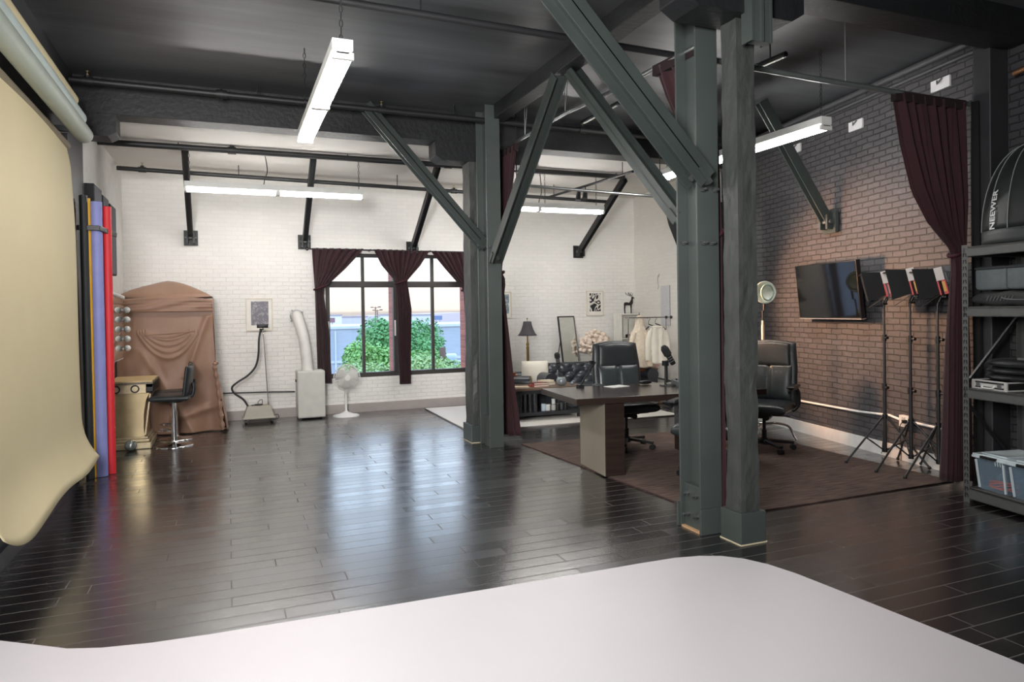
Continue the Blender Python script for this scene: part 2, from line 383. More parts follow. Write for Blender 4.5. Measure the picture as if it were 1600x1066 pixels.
# brick piers outside the two windows
b = MB(); b.box((2.385, 10.8, 0), (2.50, 11.08, 2.8)); b.box((3.585, 10.8, 0), (3.95, 11.08, 2.8)); b.box((1.0, 10.8, 0), (1.35, 11.08, 2.8)); b.box((1.0, 10.8, .2), (3.9, 11.08, .50))
struct('trim_1', b, red_brick)
b = MB(); b.box((-1.3, 10.61, 0), (6.7, 10.65, .13)); struct('baseboard_back', b, M('grey_baseboard', (172, 164, 160), .5))
b = MB(); b.box((-1.3, -2.8, 0), (-1.27, 7.66, .11)); struct('baseboard_left', b, M('black_gloss', (34, 36, 42), .3))
b = MB()
b.prism([(wallX(4.0) - .002, 4.0, 0), (wallX(8.2) - .002, 8.2, 0), (wallX(8.2) - .03, 8.2, 0), (wallX(4.0) - .03, 4.0, 0)], (0, 0, 0), (0, 0, .13))
struct('baseboard_right', b, 'white_paint')
# ceiling-line cove on the charcoal wall
b = MB(); b.tube([(wallX(y) - .05, y, 3.70) for y in (3.7, 5, 6.5, 8.1)], .035); b.tube([(wallX(y) - .03, y, 3.62) for y in (3.7, 5, 6.5, 8.1)], .02)
struct('trim_2', b, M('charcoal_trim', (70, 71, 74), .5))
# white painted cyclorama floor, rounded at its corners
pts = [(-1.27, 4.02), (-1.05, 3.905), (-.825, 3.745), (-.70, 3.655), (-.56, 3.60), (-.35, 3.56), (-.1, 3.542), (.7, 3.515), (1.8, 3.490), (2.2, 3.487), (2.45, 3.478), (2.6, 3.445), (2.72, 3.39), (2.81, 3.30), (2.875, 3.17), (2.915, 3.0), (2.94, 2.77), (2.987, 2.256), (3.02, 1.85), (3.1, .8), (3.3, -2.8), (-1.27, -2.8)]
b = MB(); b.prism([(x, y, 0) for x, y in pts], (0, 0, 0), (0, 0, .006)); struct('floor_white', b, 'cyc_white')

# ------------------------------------------------------------------ windows
def window(name, x0, x1, xm, left):
    root = bpy.data.objects.new(name, None); col.objects.link(root); root.location = (x0, 10.7, WZ0); root['kind'] = 'structure'
    W, H, xm = x1 - x0, WZ1 - WZ0, xm - x0; zt = 1.40
    fm = M('bronze_frame', (58, 55, 52), .45)
    b = MB()
    for a, c in (((0, -.04, 0), (W, .06, .07)), ((0, -.04, H - .05), (W, .06, H)), ((0, -.04, .07), (.05, .06, H - .05)), ((W - .05, -.04, .07), (W, .06, H - .05)), ((.05, -.05, zt - .03), (W - .05, .06, zt + .06))): b.box(a, c)
    obj('window_frame', b, fm, root, bev=.006)
    b = MB(); b.box((xm - .022, -.02, .07), (xm + .022, .04, zt - .03)); b.box((xm - .022, -.02, zt + .06), (xm + .022, .04, H - .05)); obj('mullion', b, fm, root)
    for a, c, z0, z1 in ((.05, xm - .022, .07, zt - .03), (xm + .022, W - .05, .07, zt - .03), (.05, xm - .022, zt + .06, H - .05), (xm + .022, W - .05, zt + .06, H - .05)):
        b = MB(); b.box((a, .015, z0), (c, .02, z1)); obj('pane', b, glass_m, root)
    b = MB(); b.box((W - .04, -.065, .62), (W - .02, -.04, .86)); obj('sash_handle', b, 'white_plastic', root)
    if left:
        b = MB(); b.box((.015, -.065, .62), (.035, -.04, .86)); obj('sash_handle', b, 'white_plastic', root)
window('window_1', 1.36, 2.42, 1.91, True); window('window_2', 2.42, 3.65, 3.005, False)

# ------------------------------------------------------------------ columns
def i_section(b, cx, y0, y1, w, z0, z1, t=.016):
    b.box((cx - w / 2, y0, z0), (cx + w / 2, y0 + t, z1)); b.box((cx - w / 2, y1 - t, z0), (cx + w / 2, y1, z1)); b.box((cx - .006, y0 + t, z0), (cx + .006, y1 - t, z1))
def bolt(b, p, d):
    b.cyl(p, Vector(p) + Vector(d) * .02, .018, n=6, smooth=False); b.cyl(Vector(p) + Vector(d) * .02, Vector(p) + Vector(d) * .045, .009, n=8)
t = thing('steel_column', 'grey steel I-beam column in the middle of the room beside the desk', 'column', (2.95, 3.885, 0))
b = MB(); i_section(b, 0, -.115, .115, .175, 0, 3.745); obj('shaft', b, 'charcoal_steel', t, bev=.003)
b = MB(); b.box((-.10, -.135, .0), (.10, -.115, .17)); b.box((-.10, .115, 0), (.10, .135, .17)); b.box((-.06, -.10, .0), (-.012, .10, .3)); obj('base_plate', b, 'charcoal_steel', t, bev=.003)
b = MB()
for z in (.1, .24): bolt(b, (-.06, -.045, z), (-1, 0, 0)); bolt(b, (-.06, .05, z), (-1, 0, 0))
bolt(b, (-.0875 + .04, -.116, 1.93), (0, -1, 0)); bolt(b, (.02, -.116, 1.93), (0, -1, 0)); bolt(b, (-.05, -.116, 2.28), (0, -1, 0)); bolt(b, (.05, -.116, 2.28), (0, -1, 0)); bolt(b, (-.05, .10, 1.95), (0, -1, 0))
obj('bolt_set', b, M('bolt_steel', (96, 100, 100), .35, .5), t)
b = MB(); b.box((-.085, -.10, 0), (-.012, .10, .012)); obj('grout_pad', b, M('tan_grout', (196, 160, 122), .8), t)
t = thing('steel_column', 'grey steel I-beam column near the windows, maroon drape tied against it', 'column', (2.70, 7.26, 0))
b = MB(); i_section(b, 0, -.16, .16, .165, 0, 3.745); obj('shaft', b, 'charcoal_steel', t, bev=.003)
b = MB()
for z in (.1, .28): bolt(b, (-.02, -.06, z), (-1, 0, 0))
bolt(b, (-.06, -.16, 2.2), (0, -1, 0)); obj('bolt_set', b, 'bolt_steel', t)
b = MB(); b.box((-.05, -.12, 0), (-.008, .1, .34)); obj('base_plate', b, 'charcoal_steel', t)

def timber(name, label, x0, x1, y0, y1, z1, seed):
    cx, cy = (x0 + x1) / 2, (y0 + y1) / 2; W, D = x1 - x0, y1 - y0
    t = thing(name, label, 'column', (cx, cy, 0))
    b = MB(); ring = []
    k = 60
    per = [(-.5, -.5), (-.25, -.5), (0, -.5), (.25, -.5), (.5, -.5), (.5, -.25), (.5, 0), (.5, .25), (.5, .5), (.25, .5), (0, .5), (-.25, .5), (-.5, .5), (-.5, .25), (-.5, 0), (-.5, -.25)]
    vs = []
    for i in range(k + 1):
        z = z1 * i / k
        for (u, v) in per:
            corner = abs(u) == .5 and abs(v) == .5
            n = -.003 + noise.noise(Vector((u * 2 + seed, v * 2, z * 2.2))) * .005 + noise.noise(Vector((u * 6, v * 6 + seed, z * 9))) * .005
            chip = .016 * max(0, noise.noise(Vector((u * 3 + seed, v * 3, z * 1.6))) - .15) * 2 if corner else 0
            f_ = 1 - (chip / .1) * .5
            nick = .022 * math.exp(-((z - .98) / .05) ** 2) if (u > 0 and z1 < 3.4 and seed == 3) else 0
            vs.append((u * W * f_ + n * (1 if u > 0 else -1) * (abs(u) > .4) - nick, v * D * f_ + n * (1 if v > 0 else -1) * (abs(v) > .4), z))
    m = len(per)
    fs = [(i * m + j, i * m + (j + 1) % m, (i + 1) * m + (j + 1) % m, (i + 1) * m + j) for i in range(k) for j in range(m)]
    b.add(vs, fs, False); b.add(vs, [tuple(range(m))[::-1], tuple(range(k * m, (k + 1) * m))]); obj('shaft', b, 'timber_paint', t)
    b = MB(); b.box((-W / 2 - .024, -D / 2 - .024, 0), (W / 2 + .024, D / 2 + .024, .20)); obj('plinth', b, 'charcoal_steel', t, bev=.004)
    b = MB(); b.box((-W / 2 - .028, -D / 2 - .028, 0), (W / 2 + .028, D / 2 + .028, .006)); obj('caulk_line', b, M('pale_caulk', (226, 214, 180), .8), t)
    return t
timber('timber_column', 'rough painted timber post in front of the steel column by the desk', 2.980, 3.132, 3.514, 3.662, 3.32, 3)
t1 = timber('timber_column', 'rough painted timber post just right of the windows', 2.56, 2.80, 7.50, 7.76, 3.2, 8)

# ------------------------------------------------------------------ ceiling beams
def corbel(parent, x0, x1, y0, y1, z0, z1, ch, left=True, right=True):
    p = []
    p += [(x0 + (ch if left else 0), 0, z0), (x1 - (ch if right else 0), 0, z0)]
    p += [(x1, 0, z0 + ch * .6)] if right else []
    p += [(x1, 0, z1), (x0, 0, z1)]
    p += [(x0, 0, z0 + ch * .6)] if left else []
    b = MB(); b.prism(p, (0, y0, 0), (0, y1 - y0, 0)); obj('corbel', b, 'beam_paint', parent, bev=.006)
t = thing('ceiling_beam', 'deep black beam crossing the room where the dark ceiling meets the white one', 'beam', (0, 7.5, 3.41))
b = MB(); b.box((-1.3, 0, 0), (6.5, .28, .36)); obj('joist', b, 'beam_paint', t, bev=.006)
corbel(t, -1.3, -.95, 0, .28, -.21, .0, .07, left=False); corbel(t, 2.17, 3.35, 0, .28, -.21, .0, .08)
t = thing('ceiling_beam', 'black beam over the near posts running to the right wall', 'beam', (0, 3.45, 3.52))
b = MB(); b.box((-1.3, 0, 0), (5.75, .25, .24)); obj('joist', b, 'beam_paint', t, bev=.006)
corbel(t, 2.55, 3.466, -.01, .26, -.20, .0, .10)
b = MB(); b.box((2.99, -.07, -.39), (3.14, -.012, .23)); b.box((2.985, -.075, -.39), (3.0, .02, .23)); b.box((3.13, -.075, -.39), (3.145, .02, .23)); b.box((3.05, -.085, -.39), (3.07, -.07, .23)); obj('steel_strap', b, 'charcoal_steel', t)
b = MB(); b.box((2.72, 3.70, 3.60), (2.88, 7.5, 3.76)); solo('ceiling_beam', b, 'beam_paint', 'shallow dark beam running lengthwise between the two columns', 'beam', bev=.006)
b = MB(); b.box((5.60, 3.66, 0), (5.90, 3.80, 3.75)); solo('wall_pilaster', b, 'black_paint', 'black pilaster against the brick wall behind the shelving', 'pilaster', bev=.008)

# ------------------------------------------------------------------ diagonal braces (steel channels)
def brace(label, p0, p1, w=.13, d=.07, up=(0, 0, 1), group='diagonal steel braces', tabs=True, mat='brace_steel'):
    p0, p1 = Vector(p0), Vector(p1); ax = (p1 - p0).normalized(); u = Vector(up); sd = ax.cross(u).normalized(); u = sd.cross(ax).normalized()
    t = thing('diagonal_brace', label, 'brace', tuple(p0), 0, group)
    L = p1 - p0; b = MB()
    b.bar((0, 0, 0), L, .012, w, up=u)
    for s in (-1, 1): b.bar(u * s * (w / 2 - .006), L + u * s * (w / 2 - .006), d, .012, up=u)
    obj('channel', b, mat, t, bev=.002)
    if tabs:
        b = MB(); b.bar(ax * -.03, ax * .10, .03, w + .02, up=u); obj('gusset', b, mat, t)
        b = MB(); b.cyl(ax * .06 - sd * .05, ax * .06 + sd * .05, .02, n=6, smooth=False); obj('bolt', b, 'bolt_steel', t)
    return t
brace('diagonal brace from the column near the windows leaning left to the black beam', (2.66, 7.30, 2.22), (1.36, 7.30, 3.66), up=(0, 1, 0), w=.12, d=.12)
brace('diagonal brace rising from the column near the windows toward the viewer', (2.70, 7.06, 2.05), (2.76, 5.56, 3.58), up=(1, 0, 0), w=.12, d=.12)
brace('diagonal brace from the nearer steel column leaning away to the lengthwise beam', (2.93, 4.02, 2.12), (2.84, 5.47, 3.60), up=(1, 0, 0), w=.11, d=.11)
brace('thickest diagonal brace, from the nearer steel column up to the top edge of the photo', (2.88, 3.75, 2.33), (1.52, 3.75, 3.74), up=(0, 1, 0), w=.15, d=.15)
for (x, z, lab) in ((-.462, 2.58, 'leftmost black brace on the white back wall, above the brown tent'), (1.057, 2.56, 'black brace on the white wall just left of the windows'), (2.676, 2.50, 'black brace meeting the white wall right above the middle drape'), (5.588, 2.50, 'black brace on the white wall above the leaning mirror')):
    t = brace(lab, (x, 10.58, z), (x - .03 + (.05 if x < 0 else 0), 9.05, 3.46), w=.07, d=.10, up=(1, 0, 0), group='wall braces', tabs=False, mat='black_pipe')
    b = MB(); b.box((-.09, .05, -.11), (.09, .075, .10)); b.box((-.055, -.08, -.09), (-.03, .06, .06)); b.box((.03, -.08, -.09), (.055, .06, .06)); obj('wall_bracket', b, 'black_pipe', t)
    b = MB(); b.cyl((-.075, -.03, -.01), (.075, -.03, -.01), .018, n=8); obj('bolt', b, 'bolt_steel', t)
t = brace('dark steel brace on the charcoal brick wall above the television', (6.12, 5.77, 2.42), (5.33, 5.90, 3.70), w=.08, d=.12, up=(0, 1, 0), group='wall braces', tabs=False)
b = MB(); b.box((.02, -.11, -.12), (.06, .11, .12), R=Matrix.Rotation(-.184, 3, 'Z')); b.box((-.07, -.06, -.08), (.03, -.035, .08)); b.box((-.07, .035, -.08), (.03, .06, .08)); obj('wall_bracket', b, 'brace_steel', t)
b = MB(); b.cyl((-.03, -.08, 0), (-.03, .08, 0), .022, n=8); obj('bolt', b, 'bolt_steel', t)

# ------------------------------------------------------------------ sprinkler pipes
def pipe(label, p0, p1, r, heads=(), hangers=(), couplings=(), mat='black_pipe', ztop=3.75, cat='pipe', name='sprinkler_pipe'):
    p0, p1 = Vector(p0), Vector(p1)
    t = thing(name, label, cat, tuple(p0)); L = p1 - p0
    b = MB(); b.cyl((0, 0, 0), L, r, n=14); obj('pipe_run', b, mat, t)
    for k in couplings:
        b = MB(); q = L * k; ax = L.normalized(); b.cyl(q - ax * .05, q + ax * .05, r * 1.35, n=14); b.cyl(q - ax * .012, q + ax * .012, r * 1.7, n=14); obj('coupling', b, mat, t)
    for k in heads:
        q = L * k; b = MB(); ax = L.normalized()
        b.cyl(q - ax * .045, q + ax * .045, r * 1.3, n=12); b.cyl(q, q + Vector((0, 0, r + .02)), r * .8, n=10)
        s = MB(); s.cyl(q + Vector((0, 0, r + .02)), q + Vector((0, 0, r + .035)), .012, n=8); s.cyl(q + Vector((0, 0, r + .035)), q + Vector((0, 0, r + .055)), .005, n=6); s.cyl(q + Vector((0, 0, r + .055)), q + Vector((0, 0, r + .06)), .018, n=12)
        o = obj('sprinkler_head', b, mat, t); obj('deflector', s, M('brass', (170, 150, 110), .35, .8), o)
    for k in hangers:
        q = L * k; b = MB(); b.cyl(q + Vector((0, 0, 0)), q + Vector((0, 0, max(.03, ztop - p0.z - q.z))), .006, n=6); obj('hanger_rod', b, 'black_metal', t)
    return t
pipe('black sprinkler pipe under the dark ceiling along the deep beam', (-1.28, 7.25, 3.625), (5.9, 7.25, 3.60), .03, heads=(.02, .39, .72), hangers=(.22, .50), couplings=(.175,))
pipe('black sprinkler pipe crossing high above the ceiling lamp at the top of the photo', (-1.28, 4.85, 3.655), (3.9, 4.85, 3.60), .028, hangers=(.5,))
pipe('thick black sprinkler pipe in front of the white ceiling, upper of two', (-1.29, 8.75, 3.415), (5.36, 8.75, 3.42), .034, heads=(.205, .60), hangers=(.12, .405, .76, .98), ztop=3.47)
pipe('thinner black sprinkler pipe close to the white back wall, lower of two', (-1.25, 9.85, 3.345), (5.80, 9.85, 3.24), .027, heads=(.04, .33, .62), hangers=(.2, .5), ztop=3.47)
pipe('galvanized curtain pipe hanging below the deep beam at mid room', (3.02, 7.30, 2.93), (5.03, 7.30, 2.885), .018, mat='galv', hangers=(.02, .98), name='curtain_pipe')
t = pipe('slim black track bar with two small spotlights near the white ceiling', (4.75, 10.1, 3.30), (4.94, 7.84, 3.30), .018, hangers=(.1, .9), ztop=3.47, cat='track light', name='track_bar')
for k in (.42, .50):
    b = MB(); q = Vector((.19, -2.26, 0)) * k; b.cyl(q, q - Vector((0, 0, .07)), .008, n=8); b.cyl(q - Vector((0, 0, .06)), q - Vector((.03, .03, .19)), .03, .04, n=14); obj('spot_head', b, 'black_metal', t)
for lab, p0, p1 in (('short black tube lamp on the dark ceiling right of the timber post', (4.10, 4.60, 3.50), (4.12, 4.28, 3.50)), ('short black tube lamp on the dark ceiling behind the thickest brace', (3.75, 6.2, 3.62), (3.75, 7.0, 3.62))):
    t = thing('tube_lamp', lab, 'lamp', p0, 0, 'unlit tube lamps'); L = Vector(p1) - Vector(p0)
    b = MB(); b.cyl((0, 0, 0), L, .022, n=12); obj('tube_body', b, 'black_metal', t)
    b = MB(); b.bar(Vector((0, 0, -.021)) + L * .05, L * .95 + Vector((0, 0, -.021)), .022, .006); obj('diffuser', b, 'white_plastic', t)
    b = MB(); b.cyl(L * .5, L * .5 + Vector((0, 0, 3.75 - p0[2] - L.z * .5)), .006, n=6); obj('hanger_rod', b, 'black_metal', t)

# ------------------------------------------------------------------ fluorescent lamps
def MBshift(b, o):
    b.v = [tuple(Vector(v) - Vector(o)) for v in b.v]; return b
def fluoro(label, c, rz, chain_top, length=2.44, chains=(-.95, .95)):
    t = thing('fluorescent_lamp', label, 'ceiling lamp', c, rz, 'hanging fluorescent lamps')
    h = length / 2
    b = MB(); b.box((-h, -.06, 0), (h, .06, .065)); b.prism([(-h, -.06, 0), (-h, .06, 0), (-h, .03, -.02), (-h, -.03, -.02)], (0, 0, 0), (2 * h, 0, 0)); obj('housing', b, 'white_metal', t, bev=.004)
    for y in (-.042, .042):
        for s in (-1, 1):
            b = MB(); b.cyl((s * .03, y, -.03), (s * (h - .03), y, -.03), .0165, n=12); obj('tube', b, 'tube_glow', t)
    for x, wd in ((-h + .012, .012), (0, .026), (h - .012, .012)):
        b = MB(); b.box((x - wd, -.062, -.052), (x + wd, .062, -.012)); obj('lamp_holder', b, 'white_plastic', t)
    for k in chains:
        b = MB(); z1 = chain_top - c[2]; n = max(2, int(z1 / .045))
        for i in range(n):
            z = .065 + (z1 - .065) * (i + .5) / n; r = (z1 - .065) / n * .55
            ring = [(k * h + (math.cos(a) * .010 if i % 2 else 0), (0 if i % 2 else math.cos(a) * .010), z + math.sin(a) * r) for a in [2 * PI * q / 8 for q in range(8)]]
            b.tube(ring, .0028, n=4, closed=True)
        obj('chain', b, 'black_metal', t)
    return t
fluoro('lit fluorescent lamp hanging nearest the viewer, seen end-on from below', (.635, 5.12, 3.01), PI / 2, 3.75, 2.12)
LA = fluoro('lit fluorescent lamp in front of the white back wall above the tent and windows', (.587, 8.95, 3.00), 0, 3.47, 2.07)
LB = fluoro('lit fluorescent lamp above the sofa corner at the back', (4.08, 8.95, 2.945), -.012, 3.47, 2.05, chains=(.1, .9))
fluoro('lit fluorescent lamp beside the charcoal brick wall, partly behind the timber post', (4.86, 5.80, 3.09), PI / 2, 3.75, 2.44)
for i, (x, y, z, zt) in enumerate(((.42, 8.95, 3.06, 3.42), (4.08, 8.95, 3.0, 3.44))):
    b = MB(); b.tube(spline([(x, y, z - .03), (x + .02, y, z + .08), (x + .05, y, z + .18), (x + .03, y, zt)], 6), .006, n=6)
    lp_ = (LA, LB)[i]; obj('power_cord', MBshift(b, lp_.location), 'black_plastic', lp_, label='black cord')

# ------------------------------------------------------------------ curtains
def drape(b, L, R, n, amp, nrm, nu=90, nv=40, ph=0.0, head=0.0):
    Lp, Rp = L, R; nrm = Vector(nrm)
    def path(P, v):
        k = [p[0] for p in P]
        for i in range(len(P) - 1):
            if v <= P[i + 1][0]:
                s = (v - P[i][0]) / (P[i + 1][0] - P[i][0]); s = s * s * (3 - 2 * s) * .35 + s * .65
                return Vector(P[i][1]).lerp(Vector(P[i + 1][1]), s)
        return Vector(P[-1][1])
    def fn(u, v):
        a, c = path(Lp, v), path(Rp, v); wdt = (c - a).length
        p = a.lerp(c, u); am = poly(amp, v)
        ripple = math.sin(2 * PI * n * u + ph + .6 * math.sin(5 * v + 3 * u)) + .35 * math.sin(2 * PI * n * 2.3 * u + 1.3 + 2 * v)
        return p + nrm * am * ripple
    return b.grid(fn, nu, nv)
def curtain(label, L, R, n, amp, nrm, base, tie=None, group='maroon velvet drapes', mat='velvet', header=None, **k):
    t = thing('curtain', label, 'curtain', base, 0, group); B0 = Vector(base)
    sh = lambda P: [(v, Vector(p) - B0) for v, p in P]
    b = MB(); drape(b, sh(L), sh(R), n, amp, nrm, **k); obj('fabric', b, mat, t, solid=.006)
    if tie:
        b = MB(); (c, rx, ry) = tie; c = Vector(c) - B0
        b.tube([(c.x + math.cos(a) * rx, c.y + math.sin(a) * ry, c.z + .03 * math.cos(a)) for a in [2 * PI * i / 20 for i in range(20)]], .016, n=6, closed=True); obj('tie_band', b, M('velvet_tie', (60, 18, 28), .8), t)
    if header:
        b = MB(); hp = [Vector(p) - B0 for p in header]
        b.bar(hp[0], hp[1], .05, .075); obj('header', b, 'velvet_dark_header', t)
    return t
Yc = 10.5
def P3(x, z, y=Yc): return (x, y, z)
curtain('left maroon drape on the windows, tied back beside the white hose', [(0, P3(1.15, 2.46)), (.3, P3(1.18, 1.87)), (1, P3(1.20, .47))], [(0, P3(1.90, 2.46)), (.15, P3(1.62, 2.16)), (.3, P3(1.31, 1.87)), (.36, P3(1.30, 1.75)), (.62, P3(1.37, 1.25)), (1, P3(1.40, .47))], 7, [(0, .03), (.3, .02), (.6, .025), (1, .03)], (0, 1, 0), (1.3, 10.5, .47), tie=((1.245, 10.5, 1.88), .075, .05))
curtain('middle maroon drape gathered between the two windows', [(0, P3(2.05, 2.46)), (.12, P3(2.17, 2.22)), (.235, P3(2.37, 1.98)), (.3, P3(2.38, 1.85)), (1, P3(2.415, .40))], [(0, P3(2.91, 2.45)), (.12, P3(2.76, 2.22)), (.235, P3(2.545, 1.98)), (.3, P3(2.57, 1.85)), (.45, P3(2.61, 1.55)), (1, P3(2.58, .40))], 9, [(0, .03), (.235, .016), (.5, .025), (1, .028)], (0, 1, 0), (2.48, 10.5, .4), tie=((2.46, 10.5, 1.97), .09, .05))
curtain('right maroon drape on the windows, tied back beside the timber post', [(0, P3(2.94, 2.45)), (.14, P3(3.16, 2.19)), (.3, P3(3.44, 1.88)), (.36, P3(3.47, 1.78)), (1, P3(3.52, .45))], [(0, P3(3.66, 2.44)), (.3, P3(3.62, 1.88)), (1, P3(3.66, .45))], 7, [(0, .03), (.3, .02), (.6, .02), (1, .024)], (0, 1, 0), (3.55, 10.5, .45), tie=((3.53, 10.5, 1.86), .10, .05))
t = thing('curtain_rod', 'dark curtain rod above the two windows', 'rod', (1.10, 10.5, 2.445))
b = MB(); b.cyl((0, 0, 0), (2.62, 0, -.005), .011, n=10); obj('rod', b, 'black_metal', t)
b = MB(); b.sph((-.02, 0, 0), .026, 10, 8); obj('finial', b, 'black_metal', t)
for x in (.9, 1.83):
    b = MB(); b.box((x - .012, -.012, -.012), (x + .012, .15, .012)); obj('bracket', b, 'black_metal', t)
XL = 2.95
curtain('long maroon drape tied against the steel column near the windows', [(0, (XL, 7.64, 3.33)), (.42, (XL - .02, 7.64, 1.96)), (1, (XL - .06, 7.64, .07))], [(0, (XL, 7.02, 3.31)), (.11, (XL, 7.14, 2.96)), (.3, (XL, 7.42, 2.35)), (.42, (XL, 7.57, 1.96)), (.46, (XL + .03, 7.50, 1.85)), (.5, (XL + .01, 7.52, 1.7)), (.72, (XL + .02, 7.36, 1.0)), (1, (XL + .06, 7.20, .09))], 5, [(0, .03), (.42, .016), (.7, .03), (1, .04)], (1, 0, 0), (XL, 7.5, .07), tie=((XL, 7.6, 1.93), .05, .07), header=((XL, 7.64, 3.31), (XL, 7.02, 3.29)))
curtain('maroon drape squeezed between the steel column and timber post by the desk', [(0, (XL, 4.36, 3.27)), (.08, (2.96, 4.25, 3.02)), (.2, (3.0, 4.05, 2.64)), (.4, (3.065, 3.94, 2.0)), (.7, (3.05, 3.93, 1.0)), (1, (3.02, 3.86, .10))], [(0, (XL + .04, 3.84, 3.26)), (.2, (3.09, 3.82, 2.64)), (.4, (3.10, 3.81, 2.0)), (.7, (3.09, 3.80, 1.0)), (1, (3.07, 3.76, .10))], 4, [(0, .025), (.4, .012), (1, .018)], (1, 0, 0), (3.05, 3.9, .1), tie=((3.085, 3.87, 2.0), .035, .06), header=((XL, 4.36, 3.25), (XL + .02, 3.84, 3.24)))
YR = 3.9
curtain('wide dark maroon drape hung beside the brick wall and tied behind the shelving', [(0, (4.83, YR, 3.15)), (.14, (4.92, YR, 2.80)), (.28, (5.06, YR, 2.42)), (.38, (5.24, YR, 2.15)), (.46, (5.48, YR, 1.94)), (.52, (5.49, YR, 1.75)), (.7, (5.44, YR, 1.2)), (.86, (5.40, YR, .55)), (1, (5.37, YR, .06))], [(0, (5.56, YR - .05, 3.13)), (.46, (5.56, YR - .05, 1.94)), (1, (5.58, YR - .05, .06))], 7, [(0, .025), (.3, .04), (.46, .018), (.7, .03), (1, .04)], (0, 1, 0), (5.45, YR, .06), tie=((5.53, YR, 1.92), .06, .05), header=((4.83, YR, 3.13), (5.56, YR - .05, 3.11)), nu=110)
curtain('black drape tied back at mid room, peeking out left of the nearer steel column', [(0, (5.03, 7.3, 2.88)), (.2, (5.12, 7.3, 2.55)), (.38, (5.28, 7.3, 2.2)), (.52, (5.9, 7.3, 1.9)), (1, (6.0, 7.3, .1))], [(0, (6.30, 7.3, 2.86)), (.5, (6.30, 7.3, 1.9)), (1, (6.3, 7.3, .1))], 6, [(0, .02), (.5, .015), (1, .03)], (0, 1, 0), (6.1, 7.3, .1), mat='black_cloth', group=None)
b = MB(); drape(b, [(0, (0, 0, 3.07)), (1, (0, 0, 0))], [(0, (.17, -.06, 3.07)), (1, (.17, -.06, 0))], 3, [(0, .012), (1, .02)], (0, 1, 0), nu=30, nv=6); solo('curtain', b, 'black_cloth', 'narrow black drape between the wide maroon drape and the black pilaster', 'curtain', (5.53, 3.76, .05), solid=.006)
t = thing('curtain_rail', 'galvanized curtain rail running from the column near the windows to the nearer column', 'rail', (2.95, 7.64, 3.35))
b = MB(); b.tube([(0, 0, 0), (0, -1.8, -.01), (0, -2.6, -.06), (0, -3.8, -.09)], .018, n=10); obj('rail_tube', b, 'galv', t)
for y in (-1.8, -.85): 
    b = MB(); b.cyl((0, y, 0), (0, y, .40), .004, n=6); b.cyl((0, y, 0), (.02, y - .04, .40), .003, n=6); obj('hanger_wire', b, 'galv', t)
t = thing('curtain_rail', 'galvanized curtain rail running from the timber post to the brick wall', 'rail', (2.98, 3.9, 3.20))
b = MB(); b.tube([(0, 0, 0), (1.0, 0, -.025), (2.85, -.02, -.06)], .021, n=10); obj('rail_tube', b, M('galv_dull', (128, 136, 134), .35, .6), t)
b = MB(); b.cyl((1.35, 0, -.03), (1.35, 0, .55), .005, n=6); obj('hanger_wire', b, 'galv', t)
# ================================================================== left side: backdrops, paper rolls, vanity corner
M('paper_cream', (222, 208, 168), .75, var=.02, vscale=2)
t = thing('paper_backdrop', 'cream seamless paper backdrop hanging at the left edge of the photo', 'backdrop', (-1.12, 5.4, .3))
b = MB()
def pf(u, v):
    y = lerp(6.76, 4.05, u); zt = 2.93 + .03 * math.sin(3 * u)
    bot = .30 + (0 if u < .78 else .13 * ((u - .78) / .22) ** 2) - .03 * math.sin(u * 9)
    z = lerp(zt, bot, v)
    x = lerp(-1.205, -1.135, v) + .012 * math.sin(4 * u + 5 * v) + (.10 * ((v - .86) / .14) ** 2 if v > .86 else 0) - (.0 if v > .06 else (.06 - v) * .3)
    y += .02 * math.sin(8 * v) * (1 - u) + (.10 * ((v - .9) / .1) ** 2 * (1 - u) if v > .9 else 0)
    return Vector((x + 1.12, y - 5.4, z - .3))
b.grid(pf, 40, 60); obj('paper_sheet', b, 'paper_cream', t, solid=.002)
b = MB(); b.cyl((-.125, 1.42, 2.64), (-.125, -1.5, 2.64), .045, n=24); obj('core_roll', b, M('paper_taupe', (128, 116, 96), .8), t)
b = MB(); b.cyl((-.125, 1.46, 2.64), (-.125, 1.36, 2.64), .03, n=14); b.box((-.17, 1.40, 2.60), (-.10, 1.43, 2.74)); obj('roll_bracket', b, 'black_metal', t)
M('paper_sage', (172, 182, 170), .55); M('paper_ice', (196, 210, 208), .55)
for name, lab, x, z, r, y1, mt in (('rolled_backdrop', 'fat sage green backdrop roll mounted lowest above the cream paper', -1.11, 3.050, .070, 6.86, 'paper_sage'), ('rolled_backdrop', 'pale ice blue backdrop roll mounted between the sage roll and the cream roll', -1.145, 3.185, .062, 6.84, 'paper_ice'), ('rolled_backdrop', 'thin cream backdrop roll mounted highest on the left wall', -1.185, 3.325, .052, 6.80, 'paper_cream')):
    t = thing(name, lab, 'backdrop roll', (x, 5.4, z), 0, 'wall mounted backdrop rolls')
    b = MB(); b.cyl((0, -1.5, 0), (0, y1 - 5.4, 0), r, n=32); obj('paper_roll', b, mt, t, bev=.004)
    b = MB(); b.cyl((0, y1 - 5.4, 0), (0, y1 - 5.4 + .015, 0), r * .55, n=20); obj('end_plug', b, 'black_plastic', t)
    b = MB(); b.box((-.22 if x > -1.12 else -1.3 - x, y1 - 5.4 - .2, -.02), (-r * .8, y1 - 5.4 - .16, .02)); obj('wall_bracket', b, 'black_metal', t)
